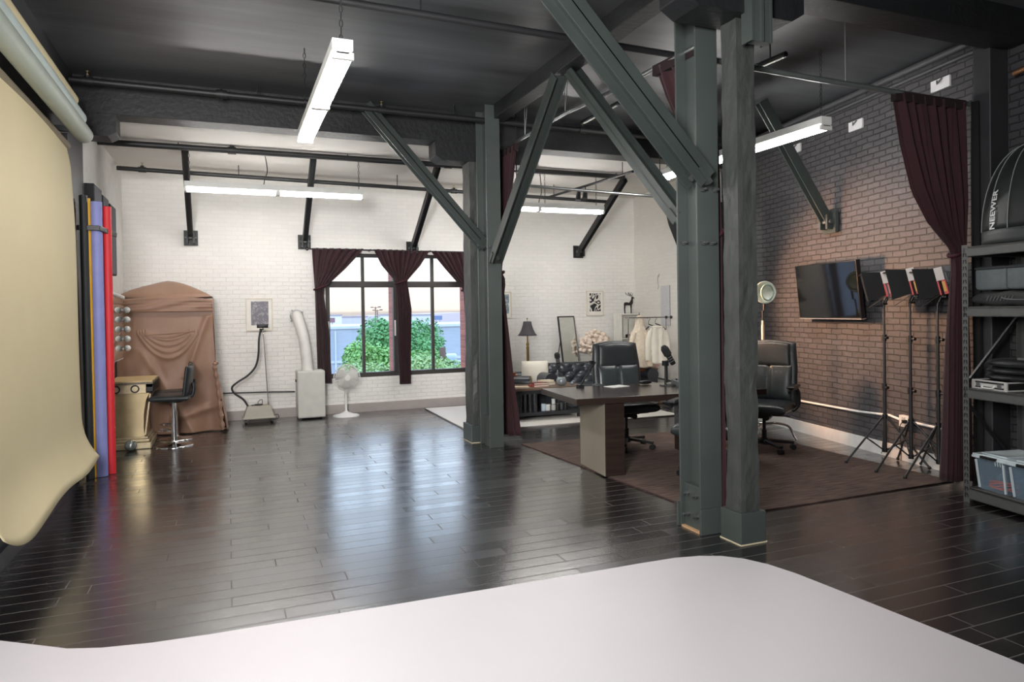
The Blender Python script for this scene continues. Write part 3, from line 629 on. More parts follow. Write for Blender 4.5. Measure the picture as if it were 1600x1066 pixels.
b = MB(); drape(b, [(0, (-1.275, 6.9, 2.6)), (.6, (-1.27, 7.0, 1.2)), (1, (-1.265, 7.05, .04))], [(0, (-1.275, 7.36, 2.55)), (.6, (-1.265, 7.34, 1.2)), (1, (-1.262, 7.36, .04))], 4, [(0, .014), (1, .022)], (1, 0, 0), nu=40, nv=20); solo('backdrop_cloth', b, 'black_cloth', 'black cloth hanging behind the cream paper beside the upright paper rolls', 'cloth', solid=.004)

rolls = (('dark grey paper roll standing upright, leftmost of the upright rolls', (-1.218, 7.42), (-1.206, 7.42), 2.62, .034, (38, 42, 42)), ('yellow paper roll standing upright, a thin sliver beside the dark one', (-1.187, 7.46), (-1.182, 7.46), 2.60, .020, (226, 170, 30)), ('lavender paper roll standing upright between the yellow and the red', (-1.130, 7.50), (-1.124, 7.50), 2.575, .052, (140, 146, 204)), ('purple paper roll standing upright, mostly hidden behind the lavender one', (-1.085, 7.63), (-1.088, 7.63), 2.5, .034, (134, 66, 150)), ('red paper roll standing upright, rightmost of the upright rolls', (-1.052, 7.58), (-1.056, 7.58), 2.545, .038, (214, 44, 52)))
for lab, tp, bt, z, r, c in rolls:
    b = MB(); L = Vector((tp[0] - bt[0], tp[1] - bt[1], z)); b.cyl((0, 0, .004), L, r, n=28); t = thing('paper_roll', lab, 'paper roll', (bt[0], bt[1], 0), 0, 'upright paper rolls')
    obj('paper', b, M('roll_%d' % c[0], c, .55), t, bev=.003)
    b = MB(); b.cyl(L * .9995, L * 1.002, r * .6, n=20); obj('core_tube', b, M('cardboard_dark', (60, 54, 50), .8), t)
b = MB(); b.box((-1.3, 7.40, 2.30), (-1.09, 7.43, 2.345)); b.bar((-1.095, 7.415, 2.322), (-.995, 7.70, 2.29), .02, .045); b.box((-1.3, 7.36, 2.20), (-1.27, 7.46, 2.5)); solo('roll_holder', b, 'black_metal', 'black metal strap holding the upright paper rolls to the wall', 'holder', bev=.003)
for lab, y0, y1, z0, z1 in (('black acoustic panel behind the lavender roll, nearest of three', 7.98, 8.42, 1.95, 2.83), ('slate acoustic panel behind the red roll, middle of three', 8.50, 8.88, 1.97, 2.80), ('black acoustic panel hanging clear of the rolls, farthest of three', 8.99, 9.40, 1.98, 2.78)):
    t = thing('acoustic_panel', lab, 'panel', (-1.3, y0, z0), 0, 'black wall panels'); b = MB(); b.box((0, 0, 0), (.085, y1 - y0, z1 - z0)); obj('frame', b, M('panel_black', (36, 37, 40), .7), t, bev=.004)
    b = MB(); b.box((.085, .012, .012), (.090, y1 - y0 - .012, z1 - z0 - .012)); obj('fabric_face', b, M('panel_cloth', (92, 94, 102), .85, bump=.2, bscale=200), t)

# Hollywood mirror on the left wall
t = thing('vanity_mirror', 'wall mirror edged with round white bulbs in front of the brown tent', 'mirror', (-1.15, 8.0, 1.02))
b = MB(); b.box((.008, .01, .0), (.012, 1.22, .70)); obj('mirror_glass', b, 'mirror', t)
b = MB(); b.box((-.03, 0, -.012), (.008, 1.235, .715)); obj('backing', b, 'white_plastic', t)
b = MB(); b.box((-.15, .2, .1), (-.03, .26, .6)); b.box((-.15, .95, .1), (-.03, 1.01, .6)); obj('wall_mount', b, 'white_plastic', t)
b = MB(); b.cyl((.0, .15, .735), (.0, 1.30, .70), .028, n=14); obj('top_light_bar', b, 'white_plastic', t)
for k in range(5):
    b = MB(); z = .108 + .1115 * k; b.sph((.055, 1.195, z), .037, 18, 12); o = obj('bulb', b, M('frosted_bulb', (240, 242, 238), .45), t)
    b = MB(); b.cyl((.0, 1.195, z), (.03, 1.195, z), .018, n=12); obj('socket', b, 'chrome', o)

# gold vanity table
t = thing('vanity_table', 'gold vanity table with a dark fringed top edge against the left wall', 'table', (-1.03, 8.82, 0))
b = MB(); b.box((-.20, 0, 0), (.20, .68, .075)); b.box((-.18, .02, .075), (.18, .66, .11)); b.box((-.165, .03, .11), (.165, .65, .135)); obj('plinth', b, 'gold_pale', t, bev=.012)
b = MB()
prof = [(-.15, .135), (.13, .135), (.12, .25), (.125, .40), (.15, .55), (.185, .63), (-.19, .63), (-.17, .5), (-.16, .3)]
b.prism([(x, 0, z) for x, z in prof], (0, .04, 0), (0, .60, 0)); obj('body', b, 'gold', t, bev=.004)
b = MB(); b.box((-.20, .01, .63), (.155, .67, .735)); obj('frieze', b, 'gold_pale', t, bev=.004)
b = MB(); b.box((-.22, -.02, .755), (.225, .70, .775)); obj('tabletop', b, M('vanity_top', (214, 186, 136), .45), t, bev=.004)
b = MB(); b.box((-.222, -.024, .735), (.227, .704, .757)); obj('beaded_edge', b, M('antique_bead', (112, 104, 92), .5, .4, var=.6, vscale=120), t)
b = MB()
b.box((.158, -.015, .70), (.222, .69, .737))
for i in range(9):
    y = -.015 + .082 * i; b.box((.16, y, .655), (.225, y + .035, .738)); b.cyl((.226, y + .018, .655), (.160, y + .018, .655), .018, n=10)
obj('black_fringe', b, M('carved_black', (26, 24, 24), .5), t)
for x in (-.145, .045):
    b = MB(); b.tube([(x + math.cos(a) * .038, -.002, .683 + math.sin(a) * .038) for a in [2 * PI * i / 24 for i in range(24)]], .007, n=8, closed=True); o = obj('ring_ornament', b, 'carved_black', t)
    b = MB(); b.cyl((x, .012, .683), (x, .002, .683), .028, n=20); obj('medallion', b, 'gold_pale', o)
b = MB(); b.box((.155, .05, .15), (.17, .12, .62), R=Matrix.Rotation(.12, 3, 'Y')); obj('corner_bracket', b, 'gold_pale', t)
b = MB(); b.sph((0, 0, .063), .063, 20, 14); solo('crystal_ball', b, M('smoky_ball', (150, 158, 152), .08, .6), 'shiny grey glass ball resting on the foot of the gold vanity table', 'ball', (-1.03, 8.75, .001))

# bar stools
def stool(label, loc, rz):
    t = thing('bar_stool', label, 'stool', loc, rz, 'black bar stools')
    b = MB(); b.lathe([(.205, 0), (.205, .008), (.17, .018), (.06, .03), (.035, .05), (.035, .075)], n=36); obj('base', b, 'chrome', t)
    b = MB(); b.cyl((0, 0, .07), (0, 0, .34), .029, n=18); b.cyl((0, 0, .34), (0, 0, .53), .02, n=16); obj('column', b, 'chrome', t)
    b = MB(); b.tube(spline([(-.02, .0, .17), (-.06, -.05, .185), (-.13, -.075, .19), (-.165, 0, .19), (-.13, .075, .19), (-.06, .05, .185), (-.02, 0, .17)], 6), .006, n=8); obj('footrest', b, 'chrome', t)
    b = MB(); b.cyl((0, 0, .505), (0, 0, .525), .10, n=20); b.tube([(0, .05, .51), (0, .20, .505)], .006, n=6); obj('lever_plate', b, 'black_metal', t)
    b = MB()
    b.pillow(.42, .40, .075, lambda p: Vector((p.x - .02, p.z, .562 + p.y)), p=6); obj('seat', b, 'black_leather', t)
    b = MB()
    b.pillow(.38, .34, .055, lambda p: Vector((.175 + .02 * (p.z / .17) - p.y + .02 * (p.x / .19) ** 2 * -1, p.x, .755 + p.z)), p=6); obj('backrest', b, 'black_leather', t)
    b = MB(); b.tube(spline([(.12, 0, .55), (.19, 0, .57), (.215, 0, .64), (.21, 0, .72)], 5), .022, n=8); obj('back_support', b, 'black_leather', t)
    return t
s1 = stool('black bar stool with chrome base in front of the brown tent', (-.60, 8.88, 0), -.12)
dup(s1, 'second black bar stool directly behind the first, only its chrome base showing', (-.62, 9.36, 0), .05)

# brown pop-up tent
t = thing('pop_up_tent', 'brown fabric changing tent with a peaked roof in the left back corner', 'tent', (-.70, 10.1, 0))
x0, x1, y0, y1 = -.575, .515, -.40, .46
b = MB()
def roof(u, v):
    x = lerp(x0, x1, u); y = lerp(y0, y1, v)
    d = max(abs(2 * u - 1), abs(2 * v - 1)); z = 1.735 + .215 * (1 - d) ** .8 + .035 * math.sin(PI * min(u, 1 - u) * 2) * (1 - d) - .03 * math.sin(PI * u) * (d > .9)
    return Vector((x, y, z + .008 * math.sin(9 * u + 5 * v)))
b.grid(roof, 28, 20); obj('canopy_roof', b, 'brown_nylon', t, solid=.003)
b = MB()
def val(u, v):
    sag = .03 * math.sin(PI * u)
    w = .012 * math.sin(26 * v + 7 * u) * abs(2 * u - 1) + .008 * math.sin(13 * u + 9 * v)
    return Vector((lerp(x0, x1, u), y0 - .014 + w * .8, lerp(1.735 - .03 * (1 - math.sin(PI * u)) + .0, 1.555, v)))
b.grid(val, 50, 12)
b.grid(lambda u, v: Vector((x1 + .004, lerp(y0 - .012, y1, u), lerp(1.72, 1.555, v))), 10, 4)
b.tube([(x0, y0 - .02, 1.557), (x1, y0 - .02, 1.557)], .006, n=6); obj('valance', b, 'brown_nylon', t, solid=.003)
b = MB()
def wallf(u, v):
    z = lerp(1.565, .012, v); flare = .10 * v ** 1.6
    x = lerp(x0, x1 + flare, u)
    g = 0
    # swags hanging from a pinched strap
    for k, dep in enumerate((.10, .17, .25, .33)):
        cx = .0; hw = .26 + .03 * k; q = (x - cx) / hw
        if abs(q) < 1: g += .016 * math.exp(-(((z - (1.30 - dep * (1 - q * q))) / .028) ** 2))
    g += .02 * math.exp(-((x + .35 - .55 * (1.15 - z)) / .05) ** 2) * (z < 1.1) * min(1, (1.15 - z) * 3)
    g += .018 * math.exp(-((x - .46 + .35 * (1.5 - z)) / .04) ** 2) * (.7 < z < 1.5)
    g += .03 * v ** 2 * math.sin(11 * u + 1.2) + .02 * v * math.sin(23 * u + 4 * v) * .6 + .012 * noise.noise(Vector((x * 5, z * 4, 1.3)))
    g += .05 * math.exp(-((z - .22 - .25 * (x - .1)) / .05) ** 2) * (x > 0) * .6
    return Vector((x, y0 + .012 - g, z))
b.grid(wallf, 110, 120); obj('front_wall', b, 'brown_nylon', t, solid=.003)
b = MB()
def sidef(u, v):
    z = lerp(1.56, .01, v); bulge = 0 if z > .88 else .07 * math.sin(PI * min(1, (.88 - z) / .88) * .5)
    return Vector((x1 + .10 * v ** 1.6 * (1 - u) + bulge * (.6 + .4 * math.sin(9 * u)) + .01 * math.sin(7 * v + 12 * u), lerp(y0 + .012, y1, u), z))
b.grid(sidef, 24, 40); obj('side_wall', b, 'brown_nylon', t, solid=.003)
b = MB()
b.tube(spline([(.55, y0 - .03, .90), (.53, y0 - .05, .84), (.56, y0 - .05, .6), (.585, y0 - .05, .3), (.61, y0 - .04, .03)], 8), [.012 + .022 * abs(math.sin(i * .9)) for i in range(33)], n=8); obj('rolled_flap', b, 'brown_nylon', t)
b = MB(); b.tube([(-.26, y0 - .012, 1.265), (0.0, y0 - .02, 1.275), (.30, y0 - .012, 1.30)], .006, n=6); obj('pinch_strap', b, 'brown_nylon', t)

# garment steamer
t = thing('garment_steamer', 'grey rolling garment steamer with a black hose against the white brick wall', 'steamer', (.37, 10.3, 0))
M('steamer_grey', (168, 164, 150), .5)
b = MB()
vs = []; 
for z, hx, hy in ((.055, .215, .13), (.075, .22, .135), (.085, .20, .12), (.19, .165, .095), (.225, .15, .085), (.235, .13, .07)):
    vs += [(-hx, -hy, z), (hx, -hy, z), (hx, hy, z), (-hx, hy, z)]
fs = [(4 * i + j, 4 * i + (j + 1) % 4, 4 * i + 4 + (j + 1) % 4, 4 * i + 4 + j) for i in range(5) for j in range(4)] + [(3, 2, 1, 0), (20, 21, 22, 23)]
b.add(vs, fs); obj('water_tank', b, 'steamer_grey', t, bev=.012)
for x in (-.17, .17):
    for y in (-.09, .09):
        b = MB(); b.cyl((x - .012, y, .027), (x + .012, y, .027), .027, n=16); b.box((x - .016, y - .016, .03), (x + .016, y + .016, .065)); obj('caster', b, 'black_plastic', t)
b = MB(); b.cyl((.0, .0, .235), (.0, .0, .25), .055, n=20); b.cyl((-.075, 0, .235), (-.075, 0, .245), .022, n=14); b.tube(spline([(-.01, 0, .25), (.0, 0, .29), (.045, 0, .31), (.05, 0, .25)], 5), .005, n=6); obj('filler_cap', b, 'black_plastic', t)
b = MB(); b.cyl((.13, .0, .21), (.075, .03, 1.33), .007, n=10); b.cyl((.13, 0, .20), (.128, 0, .28), .012, n=10); b.cyl((.078, .03, 1.28), (.075, .03, 1.34), .011, n=10); obj('pole', b, 'chrome', t)
b = MB(); b.tube(spline([(-.14, 0, .23), (-.20, 0, .33), (-.31, -.01, .42), (-.34, -.02, .50), (-.27, -.02, .57), (-.13, -.01, .66), (-.03, 0, .78), (.01, 0, .95), (.02, 0, 1.15), (.05, .02, 1.30)], 6), .014, n=10); obj('steam_hose', b, 'black_plastic', t)
b = MB(); b.pillow(.15, .05, .06, lambda p: Vector((p.x + .07, p.y + .02, 1.335 + p.z)), p=3); b.cyl((.05, .02, 1.30), (.045, .02, 1.25), .02, .016, n=10); obj('steam_head', b, 'black_plastic', t)
b = MB(); b.tube(spline([(.20, 0, .08), (.25, 0, .09), (.265, 0, .05), (.23, 0, .02)], 5), .005, n=6); obj('cord', b, 'black_plastic', t)

# portable air conditioner
t = thing('air_conditioner', 'tall white portable air conditioner left of the windows', 'air conditioner', (1.075, 10.34, 0))
b = MB(); b.box((-.19, -.15, .02), (.19, .20, .69)); obj('cabinet', b, M('ac_white', (206, 206, 198), .5), t, bev=.02)
b = MB(); b.box((-.18, -.13, 0), (-.14, .18, .03)); b.box((.14, -.13, 0), (.18, .18, .03)); obj('foot', b, 'black_plastic', t)
b = MB(); b.cyl((-.192, -.02, .55), (-.21, -.02, .55), .02, n=12); obj('side_knob', b, 'black_plastic', t)
path = spline([(-.03, .03, .68), (-.05, .03, .9), (-.08, .04, 1.15), (-.13, .08, 1.36), (-.15, .16, 1.46), (-.15, .28, 1.47)], 18)
b = MB(); b.tube(path, [.074 + .005 * (i % 2) for i in range(len(path))], n=20); obj('exhaust_hose', b, M('hose_white', (226, 224, 219), .5), t)
b = MB(); b.tube([(-.15 + math.cos(a) * .085, .285, 1.47 + math.sin(a) * .085) for a in [2 * PI * i / 24 for i in range(24)]], .010, n=6, closed=True)
for a in (.6, 2.2, 3.9, 5.5): b.sph((-.15 + math.cos(a) * .10, .285, 1.47 + math.sin(a) * .10), .014, 8, 6)
obj('hose_clamp', b, 'galv', t)

# pedestal fan
t = thing('pedestal_fan', 'white pedestal fan standing below the left window', 'fan', (1.57, 10.32, 0))
b = MB(); b.lathe([(.19, 0), (.185, .012), (.10, .03), (.04, .055), (.025, .07)], n=36); obj('base', b, 'white_plastic', t)
b = MB(); b.cyl((0, 0, .06), (0, 0, .40), .017, n=14); b.cyl((0, 0, .28), (0, 0, .31), .024, n=14); obj('pole', b, 'white_plastic', t)
FC = Vector((.012, -.05, .56)); 
b = MB(); b.cyl(FC + Vector((0, .03, 0)), FC + Vector((0, .15, 0)), .06, .045, n=20); b.cyl(FC + Vector((0, .08, -.04)), (0, 0, .39), .02, n=10); obj('motor', b, 'white_plastic', t)
b = MB()
for i in range(3):
    a0 = 2 * PI * i / 3 + .4
    vs = []; 
    for r_ in (.03, .08, .13, .165):
        for k in range(6):
            a = a0 + (k / 5 - .5) * (1.5 if r_ > .05 else 1.0); tw = (k / 5 - .5) * .05
            vs.append(FC + Vector((math.cos(a) * r_, tw, math.sin(a) * r_)))
    b.add(vs, [(r2 * 6 + k, r2 * 6 + k + 1, r2 * 6 + k + 7, r2 * 6 + k + 6) for r2 in range(3) for k in range(5)], True)
b.cyl(FC + Vector((0, -.03, 0)), FC + Vector((0, .03, 0)), .035, n=18); obj('blade_set', b, M('fan_blade', (214, 212, 206), .4), t, solid=.003)
b = MB()
for sgn in (-1, 1):
    for i in range(48):
        a = 2 * PI * i / 48
        b.tube([FC + Vector((math.cos(a) * r_, sgn * d_, math.sin(a) * r_)) for r_, d_ in ((.03, .06), (.10, .058), (.16, .04), (.188, .006))], .0024, n=4, caps=False)
for r_, w_ in ((.189, .006), (.11, .002)):
    b.tube([FC + Vector((math.cos(a) * r_, -.0 if r_ > .15 else -.057, math.sin(a) * r_)) for a in [2 * PI * i / 40 for i in range(40)]], w_, n=6, closed=True)
b.cyl(FC + Vector((0, -.066, 0)), FC + Vector((0, -.055, 0)), .04, n=20); obj('guard', b, 'white_plastic', t)
b = MB(); b.tube([(-.30, 10.636, .40), (.55, 10.636, .375), (.885, 10.636, .36)], .010, n=8); solo('wall_cable', b, 'black_plastic', 'thin black cable running along the white brick behind the steamer', 'cable')

# framed pictures
def picture(label, x, z, w, h, art, group='framed pictures', mat=(236, 233, 225), y=10.65, rz=0, loc=None):
    t = thing('framed_picture', label, 'picture', loc or (x, y, z), rz, group)
    b = MB(); fr = .016
    for a, c in (((-w / 2, -.025, -h / 2), (w / 2, 0, -h / 2 + fr)), ((-w / 2, -.025, h / 2 - fr), (w / 2, 0, h / 2)), ((-w / 2, -.025, -h / 2 + fr), (-w / 2 + fr, 0, h / 2 - fr)), ((w / 2 - fr, -.025, -h / 2 + fr), (w / 2, 0, h / 2 - fr))): b.box(a, c)
    obj('frame', b, M('cream_frame', (222, 214, 198), .5), t, bev=.002)
    b = MB(); b.box((-w / 2 + fr, -.014, -h / 2 + fr), (w / 2 - fr, -.006, h / 2 - fr)); obj('mount_board', b, M('mount_board', mat, .6), t)
    b = MB(); b.box((-w * .31, -.016, -h * .33), (w * .34, -.0135, h * .40)); obj('print', b, art, t)
pattern_mat('art_grey', 'speck', (120, 118, 128), (168, 164, 166), 26); pattern_mat('art_maze', 'maze', (34, 34, 36), (216, 212, 204), 9); pattern_mat('art_pale', 'speck', (110, 128, 140), (206, 210, 210), 14); pattern_mat('art_faint', 'speck', (206, 206, 210), (224, 223, 224), 30)
picture('framed grey speckled print on the white brick above the steamer', .415, 1.50, .365, .47, 'art_grey')
picture('framed pale blue print half hidden behind the maroon drape', 4.19, 1.597, .29, .435, 'art_pale')
picture('framed black and white swirl print above the leaning mirror', 5.90, 1.61, .335, .43, 'art_maze')
t = thing('wall_canvas', 'frameless pale grey canvas on the white side wall above the clothes rack', 'picture', (wallX(9.33, -.405), 9.33, 1.55), RANG)
b = MB(); b.box((-.15, 0, -.32), (.15, .03, .31)); obj('canvas', b, 'art_faint', t, bev=.003)
b = MB(); b.box((-.153, -.004, -.323), (.153, .010, .313)); obj('stretcher_edge', b, M('canvas_edge', (120, 118, 116), .6), t)
b = MB(); b.tube(spline([(0, .004, .10), (.015, .004, .0), (-.01, .004, -.09), (.02, .004, -.13)], 5), .004, n=5); b.tube([(-.05, .004, .12), (-.03, .004, .06)], .004, n=5)
solo('wall_ornament', b, M('ornament_grey', (140, 138, 134), .5), 'tiny curly wire ornament high on the white side wall', 'ornament', (wallX(9.62, -.408), 9.62, 1.95), RANG)
# ================================================================== rugs
def rug(name, label, corners, h, mt, fringe=None):
    cx = sum(c[0] for c in corners) / 4; cy = sum(c[1] for c in corners) / 4
    t = thing(name, label, 'rug', (cx, cy, 0)); b = MB(); b.prism([(x - cx, y - cy, .001) for x, y in corners], (0, 0, 0), (0, 0, h)); obj('pile', b, mt, t)
    b = MB(); P = [(x - cx, y - cy, h * .5) for x, y in corners]; b.tube(P, h * .55, n=6, closed=True); obj('bound_edge', b, fringe or mt, t)
    return t
rm = M('brown_rug', (102, 83, 74), .95, var=.6, vscale=4, stretch=(1.2, 12, 1), bump=.8, bscale=60)
rug('area_rug', 'brown streaked area rug under the desk and office chairs', [(3.20, 4.02), (5.64, 4.02), (5.72, 7.0), (3.01, 7.15)], .010, rm, M('rug_edge', (70, 52, 48), .95))
rug('area_rug', 'white shaggy area rug in front of the sofa at the back', [(2.74, 8.16), (5.80, 8.10), (5.85, 10.35), (2.78, 10.40)], .018, M('white_shag', (232, 228, 220), .95, var=.05, vscale=60, bump=.9, bscale=120), M('shag_edge', (150, 146, 140), .95))

# ================================================================== desk
wood = M('espresso_wood', (50, 40, 36), .20, var=.18, vscale=3, stretch=(1, 14, 14), bump=.08, bscale=12)
t = thing('conference_desk', 'dark wood desk with a slab leg standing on the brown rug', 'desk', (3.81, 5.77, 0), -math.radians(5.2))
b = MB(); b.box((-.975, -.465, .662), (.98, .465, .718)); obj('tabletop', b, wood, t, bev=.004)
b = MB(); b.box((-.695, -.44, .012), (-.505, .13, .662)); obj('slab_leg', b, wood, t, bev=.003)
b = MB(); b.box((-.699, -.437, .014), (-.695, .127, .660)); obj('side_panel', b, M('window_lit_taupe', (146, 138, 124), .45, var=.1, vscale=2, stretch=(1, 1, .3)), t, label='lighter overlay on the outer leg face, window light in its colour')  # thin overlay: window light on the leg painted as lighter taupe
b = MB(); b.box((.505, -.13, .012), (.695, .44, .662)); obj('slab_leg', b, wood, t, bev=.003)

# ================================================================== office chairs (facing local -y)
def office_chair(label, loc, rz):
    t = thing('office_chair', label, 'office chair', loc, rz, 'black leather office chairs')
    lean = lambda z: .225 + .13 * max(0, z - .55) ** 1.1 * 1.3
    def bk(p, y0=0.0):
        z = p.z; return Vector((p.x * (1.0 - .10 * max(0, (z - .85)) / .27 + .05), lean(z) + p.y + y0 + .22 * p.x * p.x * -.6, z + (.03 * (1 - (p.x / .26) ** 2) * min(1, max(0, (z - .85) / .25)))))
    b = MB(); b.pillow(.53, .68, .10, lambda p: bk(p + Vector((0, .02, .765))), nx=16, ny=18, p=7, q=2.4); obj('backrest', b, 'black_leather', t)
    b = MB(); b.pillow(.42, .235, .075, lambda p: bk(p + Vector((0, -.025, .968))), nx=14, ny=10, p=7, q=2.6); obj('head_pad', b, 'black_leather', t)
    lp = M('leather_worn', (52, 58, 60), .30, var=.12, vscale=14, bump=.08, bscale=160)
    b = MB(); b.pillow(.445, .37, .10, lambda p: bk(p + Vector((0, -.03 + .02 * math.exp(-(p.x / .012) ** 2), .685))), nx=28, ny=14, p=5, q=2.2); obj('lumbar_pad', b, lp, t)
    b = MB(); b.pillow(.54, .50, .115, lambda p: Vector((p.x, p.z - .02, .455 + p.y - .05 * max(0, -p.z - .15) * 4 * .5)), nx=16, ny=16, p=6, q=2.6); obj('seat', b, 'black_leather', t)
    for s in (-1, 1):
        b = MB(); b.tube(spline([(s * .245, .16, .40), (s * .30, .17, .46), (s * .31, .15, .58), (s * .30, .10, .645)], 6), [.022] * 19, n=8); b.tube(spline([(s * .30, .10, .64), (s * .305, .0, .655), (s * .30, -.12, .65), (s * .30, -.20, .63)], 5), .018, n=8)
        a = obj('armrest', b, 'black_plastic', t)
        b = MB(); b.pillow(.075, .30, .035, lambda p: Vector((s * .30 + p.x, -.03 + p.z, .675 + p.y)), nx=8, ny=10, p=5); obj('arm_pad', b, 'black_plastic', a)
    b = MB(); b.box((-.10, -.12, .37), (.10, .12, .40)); b.box((-.06, -.06, .33), (.06, .10, .38)); b.cyl((.05, -.02, .35), (.05, -.12, .35), .03, n=14); b.tube([(.08, .0, .36), (.26, .0, .365)], .007, n=6); b.box((-.04, .08, .37), (.04, .27, .40)); b.box((-.04, .235, .37), (.04, .27, .62)); obj('tilt_mechanism', b, 'black_plastic', t)
    b = MB(); b.cyl((0, 0, .18), (0, 0, .36), .017, n=14); b.cyl((0, 0, .075), (0, 0, .21), .029, .026, n=16); obj('gas_lift', b, 'black_metal', t)
    b = MB(); b.cyl((0, 0, .065), (0, 0, .125), .05, .042, n=20); obj('hub', b, 'black_plastic', t)
    for k in range(5):
        a = 2 * PI * k / 5 + .5; ca, sa = math.cos(a), math.sin(a)
        b = MB(); b.bar((ca * .03, sa * .03, .098), (ca * .30, sa * .30, .075), .042, .030); l = obj('base_leg', b, 'black_plastic', t, bev=.006)
        b = MB(); px, py = ca * .29, sa * .29; b.cyl((px, py, .06), (px, py, .075), .009, n=8)
        for s in (-1, 1): b.cyl((px - sa * s * .006, py + ca * s * .006, .028), (px - sa * s * .026, py + ca * s * .026, .028), .028, n=16)
        obj('caster', b, 'black_plastic', l)
    return t
oc = office_chair('black leather office chair behind the desk, facing the viewer', (3.94, 6.45, .011), -.16)
dup(oc, 'black leather office chair right of the timber post, turned sideways to the brick wall', (5.16, 5.72, .011), -.98)
dup(oc, 'black office chair in front of the desk, mostly hidden behind the steel column', (3.84, 4.90, .011), -.93)

# ================================================================== things on the desk
def dynamic_mic(t, base, tip):
    base, tip = Vector(base), Vector(tip); d = (tip - base); L = d.length
    b = MB(); b.cyl(base, base + d * .55, .027, .029, n=20); obj('body', b, M('mic_body', (44, 45, 47), .35, .4), t)
    b = MB(); b.cyl(base + d * .16, base + d * .20, .031, n=20); b.cyl(base + d * .28, base + d * .32, .031, n=20); b.cyl(base + d * .40, base + d * .44, .031, n=20); obj('ring', b, M('mic_ring', (158, 160, 160), .3, .8), t)
    b = MB(); b.cyl(base + d * .52, base + d * .86, .040, n=20); b.cyl(base + d * .86, tip, .040, .022, n=20); obj('foam_windscreen', b, M('foam', (40, 41, 42), .95, bump=.5, bscale=300), t)
DK = .719
t = thing('desk_microphone', 'black podcast microphone on a round stand on the desk right of the black chair', 'microphone', (4.12, 5.93, DK), 0, 'podcast microphones')
b = MB(); b.lathe([(.085, 0), (.085, .008), (.03, .014)], n=28); obj('base_plate', b, 'black_metal', t)
b = MB(); b.cyl((-.03, 0, .008), (-.03, 0, .22), .011, n=12); b.box((-.05, -.03, .20), (-.01, .03, .25)); obj('stand', b, 'black_metal', t)
dynamic_mic(t, (.06, -.01, .215), (-.055, .0, .40))
t = thing('audio_mixer', 'small grey audio mixer on the desk beside the steel column', 'mixer', (4.30, 5.83, DK), -.09)
b = MB(); b.prism([(-.14, -.10, 0), (-.14, .10, 0), (-.14, .10, .06), (-.14, -.10, .03)], (0, 0, 0), (.28, 0, 0)); obj('case', b, M('mixer_grey', (92, 94, 96), .5), t, bev=.004)
for i in range(6):
    for j in range(3):
        b = MB(); x, y = -.11 + .044 * i, -.06 + .055 * j; z = .03 + (y + .10) * .15; b.cyl((x, y, z), (x, y, z + .016), .009, n=10); obj('knob', b, M('knob_white', (214, 214, 210), .4) if (i + j) % 2 else 'black_plastic', t)
b = MB(); b.box((-.11, -.075, 0), (.11, .075, .003)); solo('paper_sheet', b, M('paper_white', (236, 236, 232), .7), 'white paper sheets lying on the desk in front of the black chair', 'paper', (3.62, 6.10, DK), .2)
b = MB(); b.pillow(.13, .05, .04, lambda p: Vector((p.x, p.z, .022 + p.y)), p=3); solo('headphone_pouch', b, 'black_plastic', 'small dark pouch lying at the far edge of the desk', 'pouch', (3.97, 6.12, DK), .1)

# ================================================================== lounge at the back
bl = M('tufted_leather', (52, 56, 62), .28, var=.1, vscale=12)
def tuft(b, fn, w, h, nx, nz, depth):
    """fn(x, z, d) places a point d in front of the cushion plane"""
    def g(u, v):
        a = u * nx + v * nz; c = u * nx - v * nz
        k = (abs(math.sin(PI * a)) * abs(math.sin(PI * c))) ** .5
        return fn((u - .5) * w, v * h, depth * k)
    return b.grid(g, nx * 12, nz * 14)
t = thing('chesterfield_sofa', 'black leather button-tufted sofa along the white back wall', 'sofa', (5.15, 9.62, .019))
b = MB(); tuft(b, lambda x, z, d: Vector((x, -.10 - d + .10 * (z / .36) ** 2, .30 + z)), 1.62, .36, 8, 2, .045); obj('tufted_back', b, bl, t, solid=.004)
b = MB(); b.box((-.82, -.08, .05), (.82, .22, .60)); obj('frame', b, bl, t, bev=.03)
b = MB(); b.cyl((-.82, .06, .605), (.82, .06, .605), .065, n=24); obj('top_roll', b, bl, t, bev=.01)
b = MB(); b.pillow(1.55, .52, .16, lambda p: Vector((p.x, -.33 + p.z, .30 + p.y)), nx=20, p=8); obj('seat_cushion', b, bl, t)
b = MB(); b.box((-.80, -.58, .06), (.80, -.06, .24)); obj('base', b, bl, t, bev=.02)
for s in (-1, 1):
    b = MB(); b.cyl((s * .86, -.58, .47), (s * .86, .22, .47), .10, n=28); b.box((s * .86 - .085, -.57, .05), (s * .86 + .085, .22, .46)); obj('arm', b, bl, t)
    for y in (-.5, .16):
        b = MB(); b.cyl((s * .78, y, 0), (s * .78, y, .06), .022, .03, n=12); obj('foot', b, 'black_metal', t)
t = thing('chesterfield_armchair', 'black leather armchair with a rolled nail-studded arm beside the maroon drape', 'armchair', (4.0, 9.52, .019), -.5)
b = MB(); b.cyl((-.28, -.36, .45), (.18, -.36, .45), .095, n=28); b.box((-.28, -.44, .05), (.175, -.28, .44)); obj('arm', b, bl, t)
b = MB(); b.cyl((.18, -.36, .45), (.186, -.36, .45), .082, n=28); obj('scroll_face', b, M('bronze_leather', (98, 92, 70), .4), t)
b = MB()
for i in range(22):
    a = 2 * PI * i / 22; b.sph((.187, -.36 + math.cos(a) * .085, .45 + math.sin(a) * .085), .0085, 8, 6)
obj('nail_trim', b, M('bronze_nail', (150, 128, 86), .3, .9), t)
b = MB(); b.cyl((-.28, .36, .45), (.18, .36, .45), .095, n=28); b.box((-.28, .28, .05), (.175, .44, .44)); obj('arm', b, bl, t)
